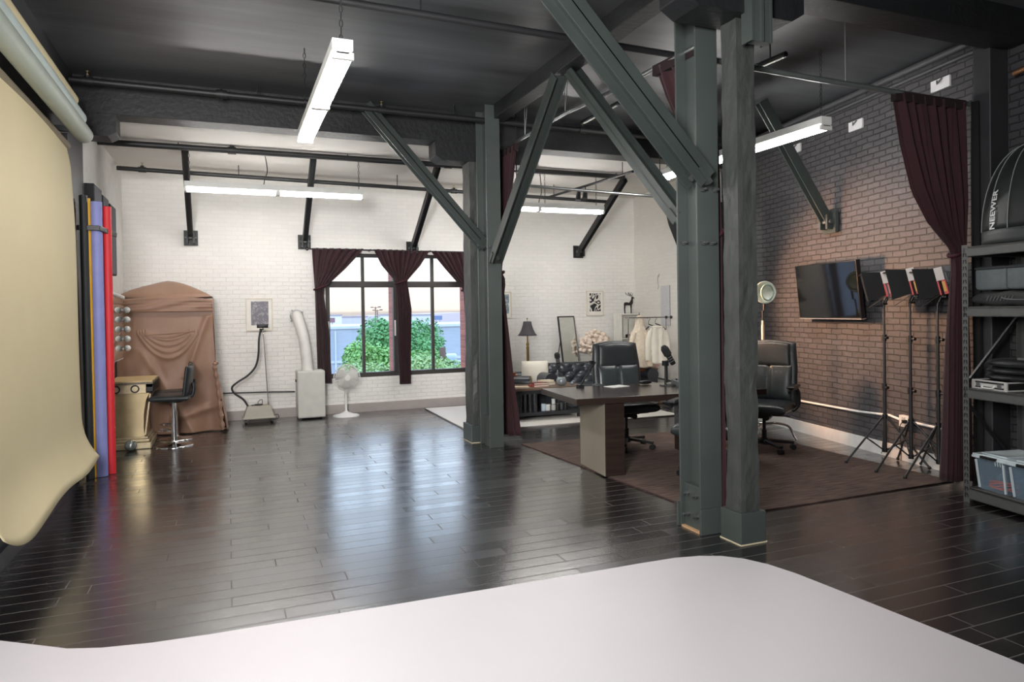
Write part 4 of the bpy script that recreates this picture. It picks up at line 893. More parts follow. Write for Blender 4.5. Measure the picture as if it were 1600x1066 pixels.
b = MB(); tuft(b, lambda x, z, d: Vector((-.16 + d - .08 * (z / .3) ** 2, x, .28 + z)), .60, .30, 3, 1, .04); b.box((-.32, -.30, .05), (-.20, .30, .58)); obj('tufted_back', b, bl, t)
b = MB(); b.box((-.20, -.28, .05), (.18, .28, .20)); b.pillow(.40, .56, .15, lambda p: Vector((p.x, p.z, .27 + p.y)), p=6); obj('seat_cushion', b, bl, t)
b = MB(); b.pillow(.40, .36, .15, lambda p: Vector((p.x, p.y + .10 * p.z, .195 + p.z)), nx=16, ny=16, p=3, q=2, edge=.12); solo('throw_pillow', b, M('pillow_white', (234, 228, 214), .85, bump=.2, bscale=60), 'white square pillow propped on the black armchair', 'pillow', (4.20, 9.42, .372), -.25)
b = MB(); b.box((-.05, -.05, 0), (.05, .05, .01)); b.cyl((0, 0, .01), (0, 0, .045), .03, .045, n=16)
solo('copper_bowl', b, M('copper', (178, 108, 72), .3, .8), 'small copper dish on the arm of the black armchair by the drape', 'bowl', (3.78, 9.25, .566))

# coffee table with turned spindles
cw = M('charcoal_wood', (44, 46, 50), .4, var=.2, vscale=6)
t = thing('coffee_table', 'dark coffee table with turned spindles standing on the white rug', 'coffee table', (4.05, 8.85, .019), -.03)
b = MB(); b.box((-.53, -.30, .40), (.50, .30, .435)); obj('tabletop', b, M('coffee_top', (112, 92, 78), .35, var=.2, vscale=4), t, bev=.004)
b = MB(); b.box((-.49, -.27, .05), (.46, .27, .10)); obj('bottom_shelf', b, cw, t, bev=.004)
b = MB(); b.box((-.49, .25, .10), (.46, .265, .38)); b.box((-.49, -.265, .35), (.46, .265, .40)); b.box((-.205, -.26, .10), (-.185, .25, .35)); obj('back_panel', b, cw, t)
for x in (-.475, .445):
    for y in (-.255, .255):
        b = MB(); b.box((x - .022, y - .022, 0), (x + .022, y + .022, .40)); obj('leg', b, cw, t)
for i in range(4):
    b = MB(); b.lathe([(.012, .10), (.02, .13), (.012, .16), (.02, .22), (.014, .30), (.02, .33), (.012, .355)], c=(-.42 + .068 * i, -.25, 0), n=14); obj('spindle', b, cw, t)
CT = .019 + .436
for i, (lab, x, y, z, w_, d_, h_, c, rz) in enumerate((('red book lying at the bottom of the stack on the coffee table', 3.93, 8.70, 0, .24, .17, .028, (150, 66, 58), .1), ('dark red book on top of the red one in the stack', 3.95, 8.71, .029, .21, .15, .022, (116, 48, 46), -.1), ('tan book under the pale one on the coffee table', 4.10, 8.80, 0, .20, .15, .045, (186, 160, 124), .25), ('pale cream book topping the stacks on the coffee table', 4.09, 8.80, .046, .19, .14, .025, (222, 208, 176), .1), ('beige magazine lying at the left end of the coffee table', 3.68, 8.72, 0, .2, .15, .008, (206, 186, 158), -.2))):
    t = thing('book', lab, 'book', (x, y, CT + z), rz, 'books on the coffee table'); b = MB(); b.box((-w_ / 2, -d_ / 2, 0), (w_ / 2, d_ / 2, h_ * .12)); b.box((-w_ / 2, -d_ / 2, h_ * .88), (w_ / 2, d_ / 2, h_)); b.box((-w_ / 2, -d_ / 2, 0), (-w_ / 2 + .004, d_ / 2, h_)); obj('cover', b, M('book_%d' % c[1], c, .6), t)
    b = MB(); b.box((-w_ / 2 + .005, -d_ / 2 + .004, h_ * .13), (w_ / 2 - .005, d_ / 2 - .004, h_ * .87)); obj('page_block', b, M('pages', (232, 224, 206), .8), t)
b = MB(); b.lathe([(.03, 0), (.065, .02), (.075, .06), (.06, .10), (.05, .115), (.046, .11), (.055, .098), (.068, .06), (.06, .025), (.02, .012)], n=28); solo('glass_bowl', b, M('smoky_glass', (150, 160, 162), .08, .35), 'round smoky glass bowl on the coffee table', 'bowl', (4.26, 8.66, CT))
b = MB(); b.lathe([(.015, 0), (.03, .015), (.026, .035), (.008, .045)], n=18); solo('glass_stopper', b, 'smoky_glass', 'little glass knob right of the smoky bowl on the coffee table', 'ornament', (4.42, 8.66, CT))
cj = ((3.99, .095, .032, (206, 226, 236), 'pale blue'), (4.055, .085, .036, (226, 230, 226), 'white'), (4.14, .075, .033, (196, 196, 190), 'grey'), (4.205, .085, .036, (30, 31, 33), 'black'), (4.265, .085, .03, (70, 72, 74), 'charcoal'), (4.325, .09, .036, (28, 30, 32), 'tall black'))
for i, (x, h_, r_, c, cn) in enumerate(cj):
    t = thing('candle_jar', cn + ' candle jar on the bottom shelf of the coffee table, ' + ('first', 'second', 'third', 'fourth', 'fifth', 'last')[i] + ' from the left', 'candle', (x, 8.68, .12), 0, 'candle jars under the coffee table')
    b = MB(); b.cyl((0, 0, 0), (0, 0, h_), r_, n=22); obj('jar', b, M('jar_%s' % cn.replace(' ', '_'), c, .3), t, bev=.004)
    b = MB(); b.cyl((0, 0, h_), (0, 0, h_ + .008), r_ * .9, n=22); obj('lid', b, M('jar_lid', (90, 90, 88), .4), t)
b = MB(); b.cyl((0, 0, 0), (0, 0, .07), .026, n=20); solo('candle_jar', b, 'jar_white', 'white candle jar stacked on top of the grey jar', 'candle', (4.14, 8.68, .12 + .084), 0, 'candle jars under the coffee table', bev=.004)

# floor lamp, leaning mirror
t = thing('floor_lamp', 'tall brass floor lamp with a black bell shade left of the leaning mirror', 'floor lamp', (4.425, 10.2, 0))
b = MB(); b.lathe([(.15, .019), (.15, .03), (.05, .05), (.02, .08)], n=28); obj('base', b, M('aged_brass', (150, 118, 66), .35, .7), t)
b = MB(); b.lathe([(.014, .08), (.02, .3), (.022, .6), (.02, .88), (.026, .90), (.016, .93), (.024, .955), (.013, .99), (.011, 1.12)], n=16); obj('pole', b, 'aged_brass', t)
b = MB()
pr = [(.062, 1.325), (.075, 1.26), (.098, 1.19), (.128, 1.13), (.155, 1.10)]
vs = [(r_ * math.cos(a), r_ * math.sin(a), z) for r_, z in pr for a in [2 * PI * i / 28 for i in range(28)]]
b.add(vs, [(i * 28 + j, i * 28 + (j + 1) % 28, (i + 1) * 28 + (j + 1) % 28, (i + 1) * 28 + j) for i in range(4) for j in range(28)], True); obj('shade', b, M('black_shade', (66, 64, 68), .75), t, solid=.003)
b = MB(); b.cyl((0, 0, 1.10), (0, 0, 1.36), .004, n=8); b.sph((0, 0, 1.37), .012, 10, 8); b.cyl((-.06, 0, 1.32), (.06, 0, 1.32), .003, n=6); obj('finial', b, 'aged_brass', t)
MA = -math.radians(-22.0); tilt = math.radians(8)
t = thing('standing_mirror', 'tall black-framed mirror leaning against the white back wall behind the sofa', 'mirror', (5.27, 10.20, .019), .34)
Rt = Matrix.Rotation(-tilt, 3, 'X')
b = MB(); b.box((-.18, -.004, .02), (.18, .0, 1.37), R=Rt, c=(0, 0, 0)); obj('mirror_glass', b, 'mirror', t)
b = MB()
for a, c in (((-.19, -.012, 0), (-.18, .02, 1.39)), ((.18, -.012, 0), (.19, .02, 1.39)), ((-.19, -.012, 0), (.19, .02, .02)), ((-.19, -.012, 1.37), (.19, .02, 1.39))): b.box(a, c, R=Rt, c=(0, 0, 0))
b.box((-.17, .004, .01), (.17, .012, 1.38), R=Rt, c=(0, 0, 0)); obj('frame', b, 'black_metal', t)
b = MB(); b.tube([(-.17, .16, .98), (-.20, .36, 0)], .008, n=6); b.tube([(.17, .16, .98), (.17, .36, 0)], .008, n=6); b.tube([(-.195, .345, .08), (.17, .345, .08)], .006, n=6); obj('easel_leg', b, 'black_metal', t)

# slim microphone on a boom, and a boom arm beside the chair
t = thing('microphone_stand', 'podcast microphone on a slim chrome stand behind the coffee table, near the floor lamp', 'microphone', (4.36, 8.98, .019), 0, 'podcast microphones')
b = MB(); b.lathe([(.11, 0), (.11, .012), (.02, .025)], n=24); obj('base_plate', b, 'black_metal', t)
b = MB(); b.cyl((0, 0, .02), (0, 0, .62), .008, n=10); obj('pole', b, 'chrome', t)
b = MB(); b.cyl((0, 0, .62), (0, 0, .72), .014, n=10); obj('swivel', b, 'black_plastic', t)
dynamic_mic(t, (.012, 0, .71), (-.012, 0, .87))
t = thing('boom_arm', 'black microphone boom arm clamped to the desk and slanting up toward the facing chair', 'boom arm', (3.27, 6.22, .715))
b = MB(); b.box((-.03, -.03, 0), (.03, .03, .03)); obj('clamp', b, 'black_metal', t)
b = MB(); b.tube([(0, 0, .02), (.16, .02, .22)], .010, n=8); obj('arm', b, 'black_metal', t)
b = MB(); b.cyl((.14, .02, .20), (.18, .02, .25), .014, n=12); b.box((.13, .0, .235), (.16, .04, .265)); obj('mic_clip', b, 'black_plastic', t)

# pale flowers in a vase behind the chair
t = thing('flower_vase', 'vase of pale pink dried flowers behind the black chair, beside the leaning mirror', 'flowers', (5.74, 10.36, .019))
b = MB(); b.lathe([(.06, 0), (.09, .12), (.075, .34), (.05, .46), (.06, .50)], n=22); obj('vase', b, M('vase_cream', (214, 204, 186), .5), t)
b = MB(); rnd = random.Random(5)
for i in range(16):
    a, e = rnd.uniform(0, 6.28), rnd.uniform(.1, .9); q = Vector((math.cos(a) * e * .24, math.sin(a) * e * .16, .80 + rnd.uniform(-.05, .34) * (1.1 - e * .5))); b.tube(spline([(0, 0, .48), (q.x * .4, q.y * .4, .48 + (q.z - .48) * .6), q], 4), .003, n=4)
obj('stem_bunch', b, M('dry_stem', (186, 166, 138), .8), t)
b = MB(); rnd = random.Random(5)
for i in range(170):
    a, e = rnd.uniform(0, 6.28), rnd.uniform(.0, 1.0) ** .6; q = (math.cos(a) * e * .27, math.sin(a) * e * .18, .84 + rnd.uniform(-.12, .30) * (1.1 - e * .6)); r_ = rnd.uniform(.03, .055)
    b.sph(q, (r_, r_, r_ * .8), 7, 5)
obj('bloom_cluster', b, M('dusty_pink', (236, 220, 204), .9, var=.15, vscale=30), t)

# corner shelf with a deer
t = thing('corner_shelf', 'small white open shelf standing in the back right corner', 'shelf', (6.44, 10.46, 0))
wp = M('shelf_white', (230, 228, 220), .5)
b = MB()
for x in (-.19, .19): b.box((x - .012, -.12, 0), (x + .012, .12, 1.42))
obj('side_panel', b, wp, t)
for z in (.30, .66, .98, 1.40):
    b = MB(); b.box((-.20, -.13, z), (.20, .13, z + .02)); obj('shelf_board', b, wp, t)
b = MB(); b.box((-.19, .11, 0), (.19, .12, 1.40)); obj('back_panel', b, wp, t)
t = thing('deer_figurine', 'black stag figurine with antlers on top of the white corner shelf', 'figurine', (6.45, 10.44, 1.421))
dm = M('bronze_black', (40, 36, 34), .4, .3)
b = MB(); b.tube(spline([(-.075, 0, .155), (-.04, 0, .17), (.02, 0, .165), (.055, 0, .18), (.075, 0, .23), (.08, 0, .265)], 5), [.012, .022, .028, .030, .030, .030, .029, .028, .027, .026, .026, .026, .026, .028, .030, .032, .032, .03, .026, .022, .020, .018, .017, .016, .015, .015], n=10)
b.sph((.088, 0, .275), (.028, .014, .015), 10, 8); b.sph((.112, 0, .268), (.014, .009, .009), 8, 6)
for x, y in ((-.07, -.014), (-.066, .014), (.052, -.014), (.06, .014)):
    b.tube([(x, y, .155), (x - .008 if x < 0 else x, y, .08), (x, y, 0)], [.012, .006, .005], n=6)
b.tube([(-.08, 0, .165), (-.093, 0, .15)], [.007, .003], n=5); obj('body', b, dm, t)
b = MB()
for s in (-1, 1):
    b.tube(spline([(.082, s * .008, .285), (.06, s * .03, .31), (.01, s * .045, .325), (-.03, s * .04, .35)], 5), .0042, n=5)
    for q, e in (((.06, s * .03, .31), (.07, s * .04, .35)), ((.03, s * .04, .32), (.03, s * .05, .365)), ((-.0, s * .045, .328), (-.02, s * .055, .37))): b.tube([q, e], .0035, n=5)
obj('antler_pair', b, dm, t)
b = MB(); b.box((-.05, -.015, 0), (-.02, .015, .06)); b.tube([(.0 + math.cos(a) * .03, 0, .035 + math.sin(a) * .03) for a in [2 * PI * i / 16 for i in range(16)]], .006, n=6, closed=True)
solo('letter_ornament', b, 'bronze_black', 'tiny dark ring ornament on the upper board of the white corner shelf', 'ornament', (6.42, 10.40, 1.001))
# cactus-like plant
t = thing('potted_plant', 'tall green cactus in a pot beside the white corner shelf', 'plant', (6.47, 10.10, 0))
gm = M('cactus_green', (96, 138, 62), .6, var=.25, vscale=20)
b = MB(); b.lathe([(.08, 0), (.11, .18), (.105, .20), (.02, .19)], n=22); obj('pot', b, M('pot_white', (222, 218, 210), .5), t)
b = MB()
for x, y, z0, z1, r_ in ((0, 0, .18, 1.18, .042), (-.045, .02, .5, .92, .03), (.05, -.02, .55, 1.0, .03)):
    prof = [(r_ * .7, z0), (r_, z0 + .08), (r_ * .95, (z0 + z1) / 2), (r_, z1 - .08), (r_ * .75, z1 - .02), (r_ * .2, z1)]
    vs = []; nn = 28
    for rr, z in prof:
        for i in range(nn): a = 2 * PI * i / nn; k = rr * (1 + .12 * math.cos(a * 7)); vs.append((x + k * math.cos(a), y + k * math.sin(a), z))
    b.add(vs, [(i * nn + j, i * nn + (j + 1) % nn, (i + 1) * nn + (j + 1) % nn, (i + 1) * nn + j) for i in range(5) for j in range(nn)], True)
obj('cactus_stem', b, gm, t)
b = MB(); rnd = random.Random(9)
for i in range(26):
    a = rnd.uniform(0, 6.28); d = Vector((math.cos(a), math.sin(a), rnd.uniform(.1, .8))).normalized(); p0 = Vector((.03, -.02, .66)); q = p0 + d * rnd.uniform(.10, .2); s_ = d.cross(Vector((0, 0, 1))).normalized() * .028
    b.add([p0, p0.lerp(q, .5) + s_, q, p0.lerp(q, .5) - s_], [(0, 1, 2, 3)])
obj('foliage', b, M('leaf_green', (72, 116, 60), .6), t, solid=.002)
# wooden stool
t = thing('wooden_stool', 'brown wooden stool under the clothes rack in the back right corner', 'stool', (6.05, 9.25, 0))
sw = M('stool_wood', (150, 96, 58), .45, var=.2, vscale=6, stretch=(1, 1, 6))
b = MB(); b.lathe([(.15, .53), (.165, .55), (.16, .57)], n=28); obj('seat', b, sw, t)
for i in range(4):
    a = PI / 4 + i * PI / 2; b = MB(); b.cyl((math.cos(a) * .18, math.sin(a) * .18, 0), (math.cos(a) * .12, math.sin(a) * .12, .535), .016, .02, n=10); obj('leg', b, sw, t)
b = MB()
for z, r_ in ((.18, .16), (.34, .142)):
    for i in range(4):
        a, c = PI / 4 + i * PI / 2, PI / 4 + (i + 1) * PI / 2; b.cyl((math.cos(a) * r_, math.sin(a) * r_, z), (math.cos(c) * r_, math.sin(c) * r_, z), .009, n=8)
obj('rung_set', b, sw, t)
# clothes rack
t = thing('clothes_rack', 'chrome clothes rack with black fittings by the white side wall', 'clothes rack', (6.20, 8.95, 0))
b = MB(); b.cyl((0, 0, .05), (0, 0, 1.38), .011, n=12); b.cyl((-.55, .2, .05), (-.55, .2, 1.38), .011, n=12); b.cyl((.07, -.025, 1.365), (-.6, .22, 1.365), .010, n=12); obj('rail_frame', b, 'chrome', t)
b = MB(); b.cyl((0, 0, .04), (0, 0, .78), .015, n=12); b.cyl((-.55, .2, .04), (-.55, .2, .78), .015, n=12); b.cyl((-.0, 0, .95), (0, 0, 1.0), .02, n=12); b.sph((0, 0, 1.365), .024, 10, 8); b.sph((.07, -.025, 1.365), .024, 10, 8); obj('fitting_set', b, 'black_plastic', t)
b = MB(); b.bar((-.05, -.18, .03), (.05, .18, .03), .03, .03); b.bar((-.60, .02, .03), (-.50, .38, .03), .03, .03); b.bar((0, 0, .04), (-.55, .2, .04), .02, .02); obj('foot_bar', b, 'black_plastic', t)
def hanger(label, p, rz):
    t = thing('coat_hanger', label, 'hanger', p, rz, 'black coat hangers'); b = MB(); b.tube(spline([(0, 0, 0), (.10, 0, -.04), (.16, 0, -.10), (.15, 0, -.125), (0, 0, -.125), (-.15, 0, -.125), (-.16, 0, -.10), (-.10, 0, -.04)], 4), .009, n=6, closed=False); obj('shoulder', b, 'black_plastic', t)
    b = MB(); b.tube(spline([(0, 0, 0), (0, 0, .05), (.02, 0, .08), (.0, 0, .105), (-.02, 0, .085)], 5), .004, n=6); obj('hook', b, 'black_metal', t); return t
h0 = hanger('black coat hanger holding the white jacket on the clothes rack', (6.05, 9.02, 1.27), -.30)
dup(h0, 'empty black coat hanger beside the white jacket on the clothes rack', (5.95, 9.05, 1.26), -.55)
t = thing('white_jacket', 'white jacket hanging on the clothes rack', 'jacket', (6.07, 9.0, .66), -.3)
jm = M('jacket_white', (234, 228, 214), .8, bump=.15, bscale=30)
b = MB()
def jk(u, v):
    a = 2 * PI * u; wx = poly([(0, .10), (.12, .13), (.3, .12), (1, .14)], v); z = .55 * (1 - v)
    return Vector((math.cos(a) * wx + .01 * math.sin(4 * a + 5 * v), math.sin(a) * (.05 + .03 * v) + .012 * math.sin(7 * a), z))
b.grid(jk, 40, 24); obj('torso', b, jm, t, solid=.004)
for s in (-1, 1):
    b = MB(); b.tube(spline([(s * .10, 0, .50), (s * .14, 0, .38), (s * .155, -.01, .2), (s * .15, -.02, .05)], 6), [.05] * 6 + [.046] * 6 + [.042] * 7, n=12); obj('sleeve', b, jm, t)
b = MB(); b.tube([(math.cos(a) * .07, math.sin(a) * .045, .56) for a in [2 * PI * i / 18 for i in range(18)]], .02, n=8, closed=True); obj('collar', b, jm, t)
t = thing('fur_coat', 'cream fluffy fur coat with a hood hanging at the left end of the clothes rack', 'coat', (5.83, 9.12, .60), -.3)
fm_ = M('cream_fur', (236, 222, 200), .95, var=.08, vscale=30, bump=.9, bscale=70)
b = MB()
def fc(u, v):
    a = 2 * PI * u; wx = poly([(0, .03), (.08, .06), (.2, .07), (.3, .11), (.6, .125), (1, .135)], v); z = .80 * (1 - v); k = .014 * noise.noise(Vector((math.cos(a) * 4, math.sin(a) * 4, v * 12)))
    return Vector((math.cos(a) * (wx + k), math.sin(a) * (wx * .55 + k), z))
b.grid(fc, 48, 40); obj('body', b, fm_, t, solid=.004)
for s in (-1, 1):
    b = MB(); b.tube(spline([(s * .09, -.02, .54), (s * .135, -.03, .4), (s * .15, -.04, .18), (s * .145, -.05, .02)], 6), [.045 + .006 * math.sin(i * 2.1) for i in range(19)], n=12); obj('sleeve', b, fm_, t)
b = MB(); b.cyl((-.005, 0, .79), (.0, 0, .84), .006, n=6); obj('hanger_hook', b, 'black_metal', t)
b = MB(); b.pillow(.30, .28, .10, lambda p: Vector((p.x, p.z, .05 + p.y)), p=3); solo('pink_blanket', b, M('blush_cloth', (226, 196, 176), .9, bump=.3, bscale=30), 'blush folded cloth on the wooden stool under the fur coat', 'cloth', (6.03, 9.25, .571))
b = MB(); b.tube([(wallX(y, -.405) - .012, y, .36) for y in (8.25, 9.2, 10.6)], .009, n=8); solo('wall_cable', b, 'black_plastic', 'thin black cable along the white side wall behind the clothes rack', 'cable')
# ================================================================== brick wall side
WR = math.atan2(WDIR[1], WDIR[0]) - PI / 2          # turns +y into the wall's direction
t = thing('television', 'black flat television tilted out from the charcoal brick wall', 'television', (wallX(5.66), 5.66, 1.665), WR)
# local: x towards the wall (+), y along the wall away from the viewer
Rt = Matrix.Rotation(-.10, 3, 'Y') @ Matrix.Rotation(0.0, 3, 'Z'); TC = (-.16, 0, 0)
b = MB(); b.box((-.185, -.515, -.305), (-.135, .515, .305), R=Rt, c=TC); obj('casing', b, M('tv_black', (20, 20, 22), .3), t, bev=.006)
b = MB(); b.box((-.188, -.503, -.285), (-.1845, .503, .295), R=Rt, c=TC); obj('screen', b, M('tv_screen', (8, 9, 9), .06, spec=.7), t)
b = MB(); b.box((-.188, -.515, -.307), (-.130, .515, -.297), R=Rt, c=TC); obj('bottom_trim', b, M('silver_trim', (206, 206, 202), .25, .8), t)
b = MB(); b.box((-.012, -.16, -.2), (0, .16, .2)); b.box((-.13, -.03, .0), (-.01, .03, .04)); b.box((-.13, -.10, -.12), (-.12, .10, .12)); obj('wall_mount', b, 'black_metal', t)
b = MB(); b.bar((0, 0, 0), (.0, .03, .08), .004, .004)
# white plates high on the wall
for i, (y, z, lab) in enumerate(((4.305, 3.467, 'white wall plate with a dark bird clip, nearest the maroon drape'), (5.39, 3.39, 'white wall plate right of the lit tube, middle of the three'), (6.42, 3.385, 'white wall plate just under the lit tube, farthest of the three'))):
    t = thing('wall_plate', lab, 'plate', (wallX(y), y, z), WR, 'white plates on the brick wall')
    b = MB(); b.box((-.02, -.105, -.05), (0, .105, .05)); obj('plate', b, M('plate_white', (236, 236, 238), .5), t, bev=.002)
    b = MB(); b.bar((-.024, .03, .035), (-.05, 0, .0), .008, .016); b.bar((-.05, 0, .0), (-.024, -.03, .045), .006, .012); obj('bird_clip', b, M('clip_grey', (96, 96, 98), .5), t)
# conduit and outlet
b = MB(); b.tube([(wallX(y) - .016, y, z) for y, z in ((4.0, .375), (4.66, .385))], .013, n=8); b.tube([(wallX(y) - .016, y, z) for y, z in ((4.80, .385), (4.95, .41), (5.4, .385), (7.2, .36), (8.1, .36))], .013, n=8)
solo('wall_conduit', b, 'white_paint', 'white conduit running low along the charcoal brick wall', 'conduit')
t = thing('wall_outlet', 'white double outlet box low on the brick wall behind the light stands', 'outlet', (wallX(4.73), 4.73, .385), WR)
b = MB(); b.box((-.05, -.06, -.055), (0, .06, .055)); obj('box', b, 'white_plastic', t, bev=.004)
for s in (-1, 1):
    b = MB(); b.box((-.055, -.02, s * .024 - .016), (-.05, .02, s * .024 + .016)); obj('socket', b, M('socket_grey', (196, 196, 192), .4), t)
t = thing('power_plug', 'black power plug in the white outlet on the brick wall', 'plug', (wallX(4.70) - .056, 4.70, .39), WR)
b = MB(); b.box((-.04, -.016, -.016), (0, .016, .016)); obj('body', b, 'black_plastic', t, bev=.003)
b = MB(); b.tube(spline([(-.04, 0, 0), (-.07, 0, -.05), (-.06, 0, -.2), (-.06, 0, -.37)], 5), .004, n=6); obj('cord', b, 'black_plastic', t)

t = thing('pipe_fitting', 'copper pipe fitting high on the wall in the top right corner of the photo', 'pipe', (5.62, 3.25, 3.30), WR)
M('old_copper', (176, 128, 92), .4, .6)
b = MB(); b.cyl((0, 0, 0), (0, 0, .35), .022, n=14); obj('riser', b, 'old_copper', t)
for z in (.03, .13, .27):
    b = MB(); b.cyl((0, 0, z - .02), (0, 0, z + .02), .034, n=8, smooth=False); obj('collar', b, 'old_copper', t)
b = MB(); b.cyl((0, 0, .0), (0, .28, -.02), .018, n=12); b.cyl((0, 0, -.02), (0, 0, .02), .026, n=12); obj('branch_pipe', b, 'old_copper', t)

# ------------------------------------------------------------------ light stands with barn-door panels
def light_stand(label, loc, rz, ztop, yaw, accent):
    t = thing('light_stand', label, 'studio light', loc, rz, 'panel lights on black stands')
    b = MB(); b.cyl((0, 0, .10), (0, 0, .72), .0165, n=14); b.cyl((0, 0, .70), (0, 0, 1.2), .0135, n=14); b.cyl((0, 0, 1.18), (0, 0, ztop - .19), .0105, n=12); obj('pole', b, M('stand_black', (44, 45, 47), .3), t)
    for z in (.72, 1.19):
        b = MB(); b.cyl((0, 0, z - .03), (0, 0, z + .03), .021, n=14); b.cyl((0, 0, z), (-.045, -.02, z), .007, n=8); b.cyl((-.04, -.018, z), (-.055, -.024, z), .014, n=10); obj('collar', b, 'black_plastic', t)
    b = MB(); b.cyl((0, 0, .42), (0, 0, .46), .024, n=14); obj('leg_hub', b, 'black_plastic', t)
    b = MB(); b.cyl((0, 0, .10), (0, 0, .14), .022, n=14); obj('strut_hub', b, 'black_plastic', t)
    for k in range(3):
        a = 2 * PI * k / 3; c, s = math.cos(a), math.sin(a)
        b = MB(); b.cyl((c * .02, s * .02, .44), (c * .39, s * .39, .022), .0095, n=10); l = obj('leg', b, 'stand_black', t)
        b = MB(); b.cyl((c * .015, s * .015, .12), (c * .19, s * .19, .245), .007, n=8); obj('strut', b, 'stand_black', l)
        b = MB(); b.sph((c * .393, s * .393, .018), .016, 10, 8); obj('rubber_foot', b, 'black_plastic', l)
    # head: panel faces local -x of the head frame, tipped downwards
    R = Matrix.Rotation(yaw, 3, 'Z') @ Matrix.Rotation(-.22, 3, 'Y'); C0 = Vector((0, 0, ztop))
    T = lambda p: R @ Vector(p) + C0
    def hb(b, a, c, mi=0): return b.box(Vector(a) + C0, Vector(c) + C0, R=R, c=C0, mi=mi)
    b = MB(); b.cyl((0, 0, ztop - .20), T((.0, 0, -.135)), .014, n=10); b.bar(T((.01, -.13, -.14)), T((.01, .13, -.14)), .03, .012); b.bar(T((.01, -.128, -.14)), T((.01, -.128, .0)), .012, .03, up=(1, 0, 0)); b.bar(T((.01, .128, -.14)), T((.01, .128, .0)), .012, .03, up=(1, 0, 0)); b.cyl((-.03, 0, ztop - .19), (-.06, -.02, ztop - .19), .01, n=8); obj('yoke', b, 'black_plastic', t)
    b = MB(); hb(b, (-.012, -.115, .0), (.052, .115, .115)); obj('panel_upper', b, M('panel_white', (214, 206, 200), .45), t, bev=.003)
    b = MB(); hb(b, (-.012, -.117, -.125), (.056, .117, .0)); obj('panel_lower', b, M('panel_red', (206, 54, 50), .4), t, bev=.003)
    b = MB(); hb(b, (.002, -.1185, -.10), (.044, -.1165, -.012)); obj('accent_stripe', b, accent, t)
    b = MB(); hb(b, (.056, -.05, -.03), (.085, .05, .07)); obj('battery', b, 'black_plastic', t, bev=.004)
    b = MB(); hb(b, (-.016, -.10, -.105), (-.012, .10, .10)); obj('led_face', b, M('led_off', (190, 186, 170), .4), t)
    for nm, pl in (('barn_door', [(-.012, -.115, -.11), (-.012, -.115, .11), (-.17, -.165, .15), (-.17, -.165, -.13)]), ('barn_door', [(-.012, .115, -.11), (-.012, .115, .11), (-.17, .165, .15), (-.17, .165, -.13)]), ('barn_door', [(-.012, -.11, .112), (-.012, .11, .112), (-.19, .12, .13), (-.19, -.12, .13)]), ('barn_door', [(-.012, -.11, -.115), (-.012, .11, -.115), (-.17, .12, -.19), (-.17, -.12, -.19)])):
        b = MB(); b.add([T(p) for p in pl], [(0, 1, 2, 3)]); obj(nm, b, M('barn_black', (26, 27, 29), .55), t, solid=.003)
    return t
M('accent_yellow', (240, 170, 30), .4); M('accent_pink', (232, 130, 128), .4)
light_stand('panel light on a tripod stand next to the television, leftmost of three', (5.77, 4.78, .001), .75, 1.70, -1.57, 'accent_pink')
light_stand('panel light on a tripod stand in front of the outlet, middle of three', (5.72, 4.47, .001), .95, 1.71, -1.82, 'accent_yellow')
light_stand('panel light on a tripod stand beside the maroon drape, rightmost of three', (5.74, 4.22, .001), 1.0, 1.70, -1.88, 'accent_yellow')

# studio lamp with a round reflector seen past the timber post
t = thing('studio_lamp', 'round white studio lamp on a chrome pole behind the sideways office chair', 'studio light', (5.50, 6.10, 0))
b = MB(); b.cyl((0, 0, .02), (0, 0, 1.35), .013, n=12); b.cyl((0, 0, 1.0), (0, 0, 1.3), .018, n=12); obj('pole', b, M('ivory_tube', (206, 200, 184), .3, .3), t)
b = MB(); b.cyl((0, 0, 1.30), (0, 0, 1.46), .009, n=8); b.cyl((.02, 0, 1.46), (.02, 0, 1.56), .012, n=8); obj('neck', b, 'black_metal', t)
b = MB(); Rl = Matrix.Rotation(-PI / 2, 3, 'X') @ Matrix.Rotation(0, 3, 'Z')
b.lathe([(.03, -.06), (.06, -.04), (.115, .02), (.125, .04), (.115, .04), (.06, -.02), (.02, -.03)], c=(0, -.02, 1.66), n=32, R=Matrix.Rotation(PI / 2, 3, 'X') @ Matrix.Rotation(-.35, 3, 'Y')); obj('reflector', b, M('reflector_white', (222, 226, 214), .35), t)
b = MB(); b.tube([(math.cos(a) * .085, -.075, 1.66 + math.sin(a) * .085) for a in [2 * PI * i / 28 for i in range(28)]], .008, n=6, closed=True); obj('trim_ring', b, M('green_ring', (150, 176, 160), .4), t)
for k, q in enumerate(((.33, -.14), (-.30, -.20), (-.05, .36))):
    b = MB(); b.tube(spline([(0, 0, .20), (q[0] * .35, q[1] * .35, .205), (q[0] * .75, q[1] * .75, .17), (q[0] * .92, q[1] * .92, .06), (q[0], q[1], .012)], 6), .013, n=10); obj('leg', b, 'chrome', t)

